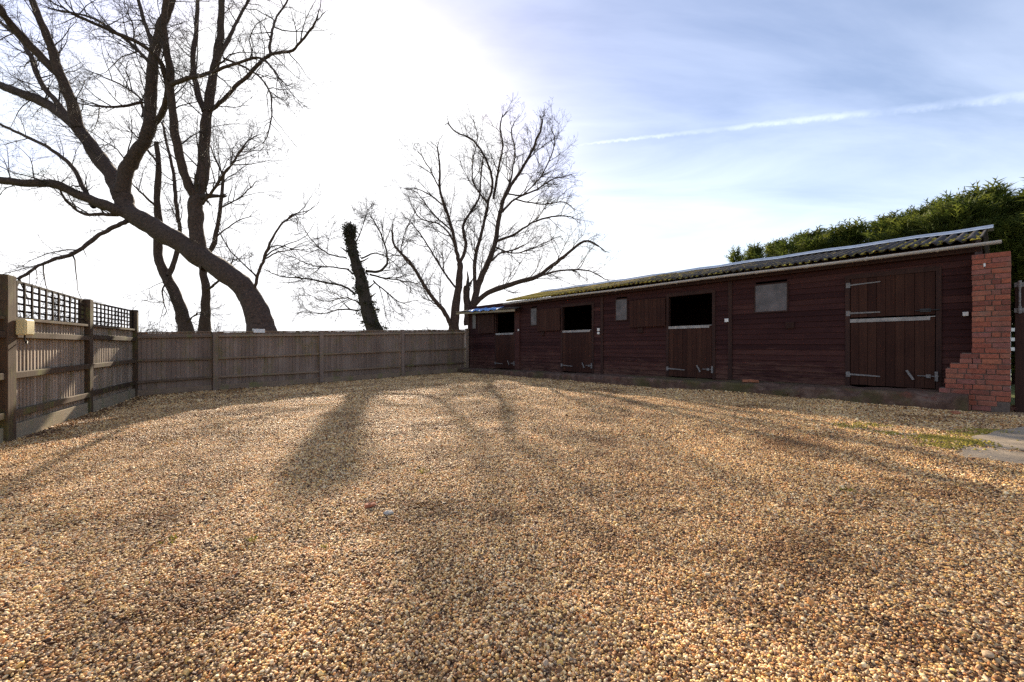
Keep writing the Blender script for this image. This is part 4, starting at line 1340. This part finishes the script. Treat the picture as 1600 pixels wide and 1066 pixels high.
def ivy_on_stump():
    rng = np.random.default_rng(21); V = []; F = []; T = []; n = 0
    pts = np.array([P(Z2[0] + x / 2.6, Z2[1] + y / 2.6, 23.8) for x, y in [(432, 950), (405, 880), (388, 810), (372, 735), (348, 660), (335, 600), (328, 550), (326, 530)]])
    pts = spline(pts, 6); k = 23.8 / F_PX / 2.6 / 2
    W = np.linspace(62, 27, len(pts)) * k
    for c in range(190):      # bulging clumps of leaves
        i = rng.integers(0, len(pts)); a = rng.uniform(0, 6.28); cc = pts[i] + np.array([math.cos(a), math.sin(a), 0]) * W[i] * (rng.uniform(.7, 1.1) if c % 4 else rng.uniform(1.1, 1.7))
        cr = rng.uniform(.07, .22)
        for q in range(34):
            p = cc + rng.normal(0, cr * .5, 3); s = rng.uniform(.035, .075)
            u = rng.normal(0, 1, 3); u /= np.linalg.norm(u); w = np.cross(u, rng.normal(0, 1, 3)); w /= np.linalg.norm(w)
            V += [p, p + u * s + w * s * .5, p + u * s * 1.7, p + u * s - w * s * .5]; F.append((n, n + 1, n + 2, n + 3)); T.append(rng.random()); n += 4
    V = np.array(V) - np.array(stump.location); F = np.array(F)
    np_mesh('ivy', V, F.ravel(), np.arange(len(F)) * 4, np.full(len(F), 4), M['ivy'], stump, T)


def stump_top():
    rng = np.random.default_rng(5); tb = Tubes(); c = np.array(P(Z2[0] + 327 / 2.6, Z2[1] + 545 / 2.6, 23.8))
    for k, (dx, dy, h, r) in enumerate(((-.12, .02, .42, .11), (.08, -.05, .62, .10), (.16, .06, .30, .09), (-.02, .1, .5, .09), (.0, -.1, .35, .1))):
        p = c + np.array([dx, dy, -.25]); pts = np.array([p, p + [0, 0, h * .5], p + [rng.normal(0, .03), 0, h], p + [rng.normal(0, .05), 0, h * 1.25]])
        tb.add(pts, np.array([r * 1.3, r, r * .6, .012]) * .9, 6)
    for (t, a, L, r) in ((.25, 2.6, .5, .06), (.45, .2, .42, .05), (.6, 3.3, .35, .05), (.75, -.3, .3, .045), (.35, -.5, .3, .05), (.85, 2.9, .3, .04)):
        i = [(432, 950), (405, 880), (388, 810), (372, 735), (348, 660), (335, 600)]; q = t * 4.99; j = int(q); x = i[j][0] + (i[j + 1][0] - i[j][0]) * (q - j); y = i[j][1] + (i[j + 1][1] - i[j][1]) * (q - j)
        p = np.array(P(Z2[0] + x / 2.6, Z2[1] + y / 2.6, 23.8)); d = np.array([math.cos(a), rng.normal(0, .3), .45]); L += .35
        tb.add(np.array([p, p + d * L * .6, p + d * L + [0, 0, .08]]), np.array([r * 1.5, r, r * .5]), 6)
    tb.build('broken_stubs', M['bark_dark'], stump)


ivy_on_stump(); stump_top()


# low bare bushes on the field boundary
def bush(px, D, h, w, seed, label):
    h *= 1.45
    rng = np.random.default_rng(seed); b = ground_pt(px, D); root = empty('bare_bush', b, 0, label, 'bush', 'bare bushes beyond the fence')
    tb = Tubes(); st = Tubes(); cfg = dict(seg=[6, 5, 3], up=[.1, .05, 0], wob=[.15, .2, .25], kids=[2.2, 3.2], ang=(.4, 1.0), len=[(.35, .65), (.35, .6)], l0=(.8, 1.8), dens=2, rmin=.007)
    for k in range(int(5 + w * 2.2)):
        o = np.array([b.x + rng.uniform(-w, w), b.y + rng.uniform(-w * .5, w * .5), b.z])
        d = np.array([rng.normal(0, .3), rng.normal(0, .3), 1.0])
        pts = [o]; L = h * rng.uniform(.5, .85)
        for i in range(5):
            d = d + rng.normal(0, .12, 3); d /= np.linalg.norm(d); pts.append(pts[-1] + d * L / 5)
        pts = np.array(pts); st.add(pts, np.linspace(.035, .012, 6), 5)
        twigs_on(tb, rng, pts, .03, .01, cfg, .25, 3.0)
    st.build('stems', M['bark'], root); tb.build('crown', M['twig'], root)


for a in ((262, 31, 2.6, 1.6, 31, 'low scrubby bush under the crooked bare tree'), (345, 33, 2.5, 1.7, 32, 'bare bush between the slim tree and the leaning trunk'),
          (172, 30, 3.2, 2.0, 33, 'bare bush glimpsed through the second trellis panel'), (95, 28, 3.6, 2.4, 34, 'dense bare bush glimpsed through the first trellis panel'),
          (640, 34, 2.3, 1.8, 35, 'low bare bush between the ivy clad trunk and the spreading tree'), (30, 26, 3.8, 2.2, 36, 'bare bush behind the junction box post')):
    bush(*a)


# ------------------------------------------------------------------ conifers behind the stable
def conifer_mesh(seed, h, rad, nfr, zlow=.15):
    rng = np.random.default_rng(seed); V = []; F = []; T = []; n = 0
    lobes = [(rng.uniform(0, 6.28), rng.uniform(.1, .85), rng.uniform(.12, .34)) for _ in range(16)]
    leaders = [(0, 0, 1.0)] + [(rng.normal(0, rad * .5), rng.normal(0, rad * .5), rng.uniform(.74, .97)) for _ in range(9)]
    for q in range(nfr):
        ld = leaders[rng.integers(0, len(leaders))] if rng.random() < .72 else leaders[0]
        hh = h * ld[2]
        t = rng.random() ** .8; z = zlow + (hh - zlow) * t
        prof = rad * (1 - t) ** .68 * (.62 if ld[2] < 1 else .85) + .03
        a = rng.uniform(0, 2 * math.pi)
        bump_ = 0
        for (la, lt, lw) in lobes:
            da = abs((a - la + math.pi) % (2 * math.pi) - math.pi)
            bump_ += .30 * math.exp(-(da / .5) ** 2 - ((t - lt) / .09) ** 2)
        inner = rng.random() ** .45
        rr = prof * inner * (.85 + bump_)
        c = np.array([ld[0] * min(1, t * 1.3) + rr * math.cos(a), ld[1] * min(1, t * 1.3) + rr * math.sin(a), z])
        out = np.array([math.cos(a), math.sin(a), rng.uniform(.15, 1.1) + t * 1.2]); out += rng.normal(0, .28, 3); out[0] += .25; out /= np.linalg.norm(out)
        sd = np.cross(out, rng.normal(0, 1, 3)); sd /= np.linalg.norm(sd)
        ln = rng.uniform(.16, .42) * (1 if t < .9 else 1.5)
        tn = min(1, max(0, rng.normal(.30 + .38 * inner ** 2 * (.4 + t * .7), .16)))  # lit tips and shaded inside painted in: lighter outward and upward
        bend = rng.normal(0, .12, 3) * ln; bend[2] -= .05 * ln
        tip = c + out * ln + bend
        w = ln * .055
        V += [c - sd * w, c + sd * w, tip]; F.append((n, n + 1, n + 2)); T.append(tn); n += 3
        for k in range(7):
            f = .12 + .8 * k / 7; s = 1 if k % 2 else -1
            b = c + (tip - c) * f; d = out * .75 + sd * s * .75 + rng.normal(0, .15, 3); l2 = ln * (.5 - .38 * f) * rng.uniform(.8, 1.2)
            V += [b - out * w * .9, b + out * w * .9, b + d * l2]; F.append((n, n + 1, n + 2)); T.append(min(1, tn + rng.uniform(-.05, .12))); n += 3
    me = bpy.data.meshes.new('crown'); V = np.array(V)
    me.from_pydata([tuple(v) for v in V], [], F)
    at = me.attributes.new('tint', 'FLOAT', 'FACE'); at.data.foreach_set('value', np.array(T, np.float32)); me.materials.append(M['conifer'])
    tm = MB(); tm.tube([(0, 0, -.2), (.02, 0, h * .4), (0, .03, h * .8)], [.11, .07, .02], 8)
    m2 = bpy.data.meshes.new('trunk'); m2.from_pydata(tm.v, [], tm.f); m2.materials.append(M['bark'])
    return me, m2


def conifers():
    protos = [conifer_mesh(40 + k, 5.6, 1.5, 7600) for k in range(4)] + [conifer_mesh(47, 5.6, 1.6, 6500, 2.3)]
    tops = [(1153, 402), (1180, 376), (1214, 368), (1262, 353), (1300, 352), (1330, 342), (1388, 328), (1440, 314), (1482, 299), (1538, 284), (1592, 292), (1650, 280), (1715, 270)]
    txt = ['stunted leylandii at the thin end of the hedge', 'short leylandii, second along from the thin end of the hedge', 'leylandii with a double tip behind the stable roof kink',
           'leylandii behind the pane window end of the stable roof', 'low rounded leylandii filling a dip in the hedge', 'leylandii over the middle stretch of bare ridge flashing',
           'leylandii with a sharp leader behind the double door box', 'bushy leylandii rising above the ridge flashing end', 'tall leylandii just short of the ridge flashing tip',
           'tallest pointed leylandii over the end of the gutter', 'broad dark leylandii directly behind the brick pier', 'dark leylandii past the brick pier, beside the gate post', 'dark leylandii last in the hedge, past the gate post']
    rg = random.Random(4)
    for i, ((px, py), lb) in enumerate(zip(tops, txt)):
        v = 7.6 + rg.uniform(-.5, .5); u = u_at(px, v); p = sw(u, v); D = p.y
        top = P(px, py, D).z; zg = float(plane_z(p.x, p.y)) - .1; h = top - zg
        r = empty('conifer', (p.x, p.y, zg), rg.uniform(0, 6.28), lb, 'conifer', 'conifers in the hedge behind the stable')
        s = h / 5.6 / 1.10; wd = {0: .45, 1: .85, 2: 1.1}.get(i, 1.3); r.scale = (s * wd * rg.uniform(.95, 1.2), s * wd * rg.uniform(.95, 1.2), s)
        cm, tm = protos[i % 4 if i < 10 else 4]
        for nm, me in (('crown', cm), ('trunk', tm)):
            o = bpy.data.objects.new(nm, me); COL.objects.link(o); o.parent = r


conifers()


# ------------------------------------------------------------------ small things on the ground
def yard_point(px, py):
    D = 6.0
    for _ in range(20):
        x = (px - 800) / F_PX * D
        z = float(gz(x, D)); D = (CAMZ - z) * F_PX / (py - HOR)
    return Vector(((px - 800) / F_PX * D, D, float(gz((px - 800) / F_PX * D, D))))


def lump(mb, c, r, seed, flat=.6, tint=.5):
    rg = random.Random(seed); n = 7; vs = []; rings = 4
    for i in range(rings):
        ph = -.6 + 2.0 * i / (rings - 1)
        for k in range(n):
            a = 2 * math.pi * k / n; q = r * rg.uniform(.75, 1.2)
            vs.append((c[0] + q * math.cos(ph) * math.cos(a), c[1] + q * math.cos(ph) * math.sin(a), c[2] + q * math.sin(ph) * flat))
    vs.append((c[0], c[1], c[2] + r * flat * 1.05)); vs.append((c[0], c[1], c[2] - r * .5))
    fs = [(i * n + k, i * n + (k + 1) % n, (i + 1) * n + (k + 1) % n, (i + 1) * n + k) for i in range(rings - 1) for k in range(n)]
    fs += [((rings - 1) * n + k, (rings - 1) * n + (k + 1) % n, rings * n) for k in range(n)] + [((k + 1) % n, k, rings * n + 1) for k in range(n)]
    mb.add(vs, fs, tint)


def rock(name, px, py, r, mat, label, cat, seed, z=None, flat=.6):
    p = yard_point(px, py) if z is None else z
    m = MB(); lump(m, (p.x, p.y, p.z + r * .25), r, seed, flat); o = m.build(name, mat, None, bevel=.004); tag(o, label, cat); return o


def brick_bit(u, v, rot, l, label):
    p = sw(u, v, floor_z(u) + .03); m = MB(); m.rbox((p.x, p.y, p.z), l, .10, .06, Matrix.Rotation(rot, 3, 'Z') @ Matrix.Rotation(.08, 3, 'Y'))
    o = m.build('broken_brick', M['brickbit'], None, bevel=.008); tag(o, label, 'brick')


brick_bit(u_at(1178, -.45), -.47, .4, .22, 'orange broken brick lying on the kerb past the third half door')
brick_bit(u_at(1164, -.55), -.55, 1.3, .12, 'small dark red brick fragment on the kerb by the joint board')
rock('rubble', 771, 580, .10, M['rubble'], 'pale lump of rubble at the kerb before the tarpaulin roofed box', 'stone', 3)
rock('rubble', 780, 584, .07, M['rubble'], 'small flat pale stone by the kerb beside a bigger lump', 'stone', 4)
rock('rubble', 578, 792, .045, M['brickbit'], 'reddish stone lying in the open gravel', 'stone', 5, None, .45)
rock('rubble', 607, 803, .035, M['rubble'], 'pale flat stone in the gravel next to a reddish one', 'stone', 6, None, .4)
rock('rubble', 1492, 645, .06, M['brickbit'], 'brick crumb at the foot of the toothed pier', 'stone', 7)
rock('rubble', 1440, 629, .055, M['rubble'], 'grey stone against the kerb near the brick pier', 'stone', 8)


def weed(px, py, r, n, mat, label, seed, name='weed', h=.032):
    rg = random.Random(seed); c = yard_point(px, py); m = MB()
    for i in range(n):
        a = rg.uniform(0, 6.28); q = r * math.sqrt(rg.random()); b = Vector((c.x + q * math.cos(a), c.y + q * math.sin(a), c.z + .002))
        d = Vector((rg.gauss(0, .6), rg.gauss(0, .6), 1)).normalized(); s = d.cross(Vector((rg.random() - .5, rg.random() - .5, .1))).normalized()
        L = rg.uniform(.4, 1.2) * h; w = L * .16
        m.add([b - s * w * .5, b + s * w * .5, b + d * L * .6 + s * w, b + d * L + Vector((d.x, d.y, -.3)) * L * .3, b + d * L * .6 - s * w], [(0, 1, 2, 3, 4)], rg.random())
    o = m.build(name, mat, None); tag(o, label, 'weed'); return o


weed(660, 738, .06, 34, M['weed'], 'small green weed growing in the gravel at mid yard', 1)
weed(510, 856, .025, 14, M['weed'], 'small green weed in the gravel below the trunk shadow', 2)
weed(268, 846, .05, 20, M['weed'], 'pair of green tufts in the gravel beside a fallen twig', 3)
weed(392, 846, .025, 12, M['weed'], 'tiny yellow green tuft in leaf strewn gravel', 4)
weed(1324, 768, .045, 26, M['weed'], 'yellowish weed in the gravel below the concrete pad', 5)
weed(960, 596, .22, 120, M['dock'], 'reddish brown weeds growing along the kerb by the second half door', 6, 'weed', .10)
weed(1052, 604, .30, 150, M['dock'], 'reddish weeds against the kerb below the third half door', 7, 'weed', .10)
weed(1240, 618, .25, 110, M['dock'], 'low dark weeds along the kerb beneath the big window', 8, 'weed', .09)
weed(1560, 640, .22, 130, M['dock'], 'dark weeds around the base of the brick pier', 9, 'weed', .12)


def moss_patch():
    """yellow-green moss creeping over the gravel by the pad: uncountable"""
    rg = random.Random(15); m = MB()
    spots = [(1486, 688, .34, 520), (1520, 680, .22, 260), (1462, 684, .2, 150), (1548, 675, .18, 200), (1330, 666, .22, 150), (1392, 678, .12, 60), (1365, 664, .15, 80), (1470, 697, .18, 140)]
    for px, py, r, n in spots:
        c = yard_point(px, py)
        for i in range(n):
            x = c.x + rg.gauss(0, r * .55); y = c.y + rg.gauss(0, r * .45)
            z = float(gz(x, y)) + .008; s = rg.uniform(.008, .02)
            sg = 5; tn = min(1, max(0, rg.gauss(.45, .25)))
            vs = [(x + s * math.cos(6.283 * k / sg) * rg.uniform(.7, 1.3), y + s * math.sin(6.283 * k / sg), z - .004) for k in range(sg)] + [(x, y, z + s * .7)]
            m.add(vs, [(k, (k + 1) % sg, sg) for k in range(sg)], tn)
    o = m.build('moss', M['moss'], None, smooth=True); tag(o, 'yellow green moss spreading over gravel at the edge of the concrete pad', 'moss', kind='stuff')


moss_patch()


def leaf_litter():
    rg = random.Random(25); m = MB()
    for i in range(2600):
        y = 1.5 + 9 * rg.random() ** 1.5; x = rg.uniform(-1.15, .6) * y if rg.random() < .8 else rg.uniform(-1.15, 1.15) * y
        if not bool(in_yard(np.array(x), np.array(y), .1)) or (y < 3.2 and rg.random() < .75): continue
        z = float(gz(x, y)) + .014; s = rg.uniform(.006, .012 + .0022 * y); a = rg.uniform(0, 6.28); u = Vector((math.cos(a), math.sin(a), rg.gauss(0, .35))); w = Vector((-math.sin(a), math.cos(a), rg.gauss(0, .35)))
        c = Vector((x, y, z)); 
        m.add([c - u * s, c - u * s * .2 + w * s * .55 + Vector((0, 0, .004)), c + u * s, c - u * s * .2 - w * s * .55 + Vector((0, 0, .005))], [(0, 1, 2, 3)], rg.random())
    dl = (FC - FA).normalized(); sl = Vector((dl.y, -dl.x)); db = (FE - FC).normalized(); sb = Vector((db.y, -db.x))
    for i in range(1500):
        q = rg.random(); e = abs(rg.gauss(0, .16)) + .12
        if q < .35: p = FA.lerp(FC, rg.random()) + sl * e
        elif q < .7: p = FC.lerp(FE, rg.random()) + sb * e
        else: p = sw(rg.uniform(-.9, 15), -.80 - e * .7).xy
        z = float(gz(p.x, p.y)) + .014; s = rg.uniform(.012, .034); a = rg.uniform(0, 6.28)
        u = Vector((math.cos(a), math.sin(a), rg.gauss(0, .35))); w = Vector((-math.sin(a), math.cos(a), rg.gauss(0, .35))); c = Vector((p.x, p.y, z))
        m.add([c - u * s, c - u * s * .2 + w * s * .55 + Vector((0, 0, .004)), c + u * s, c - u * s * .2 - w * s * .55 + Vector((0, 0, .005))], [(0, 1, 2, 3)], rg.random() * .7)
    for i in range(240):
        y = 1.6 + 7 * rg.random() ** 1.4; x = rg.uniform(-1.1, .9) * y
        if not bool(in_yard(np.array(x), np.array(y), .1)): continue
        a = rg.uniform(0, 6.28); L = rg.uniform(.03, .10); z = float(gz(x, y)) + .018
        m.tube([(x, y, z), (x + L * .5 * math.cos(a), y + L * .5 * math.sin(a), z + .004), (x + L * math.cos(a + .3), y + L * math.sin(a + .3), z)], rg.uniform(.0012, .0026), 4, rg.uniform(.3, 1))
    o = m.build('leaf_litter', M['dead_leaf'], None); tag(o, 'scraps of dead brown leaf and broken twig strewn on the gravel', 'leaf litter', kind='stuff')


leaf_litter()


def fallen_twig(pix, r, label):
    m = MB(); pts = [yard_point(*q) + Vector((0, 0, .022)) for q in pix]; m.tube(pts, [r * (1 - .6 * i / (len(pts) - 1)) for i in range(len(pts))], 6)
    tag(m.build('fallen_twig', M['dead_leaf'], None, smooth=True), label, 'twig')


fallen_twig([(225, 872), (238, 855), (252, 850), (265, 843)], .006, 'thin reddish fallen twig beside green tufts in the gravel')
fallen_twig([(1297, 806), (1312, 808), (1330, 809)], .008, 'short yellow brown stick lying in the gravel')
fallen_twig([(640, 1012), (655, 1000), (668, 985)], .004, 'thin pale stalk lying on close pebbles')


def field_grass():
    rg = np.random.default_rng(33); n = 6000
    x = rg.uniform(8.6, 17, n); y = rg.uniform(6.8, 13, n); v = (x - SO.x) * SN.x + (y - SO.y) * SN.y; u = (x - SO.x) * SD.x + (y - SO.y) * SD.y
    k = (u > 16.2); x = x[k]; y = y[k]; n = len(x)
    z = plane_z(x, y) - .12; a = rg.uniform(0, 6.28, n); h = rg.uniform(.10, .28, n); w = .012
    V = np.stack([np.stack([x - np.cos(a) * w, y - np.sin(a) * w, z], -1), np.stack([x + np.cos(a) * w, y + np.sin(a) * w, z], -1), np.stack([x + rg.normal(0, .06, n), y + rg.normal(0, .06, n), z + h], -1)], 1).reshape(-1, 3)
    o = np_mesh('grass', V, np.arange(3 * n), np.arange(n) * 3, np.full(n, 3), M['grassblade'], None, rg.random(n))
    tag(o, 'bright rough grass in the paddock past the gate post', 'grass', kind='stuff')


field_grass()

SC.render.engine = 'CYCLES'
SC.cycles.use_denoising = False
SC.cycles.max_bounces = 6; SC.cycles.diffuse_bounces = 4; SC.cycles.glossy_bounces = 3; SC.cycles.transmission_bounces = 3
SC.cycles.sample_clamp_indirect = 6
print('stones', NST)
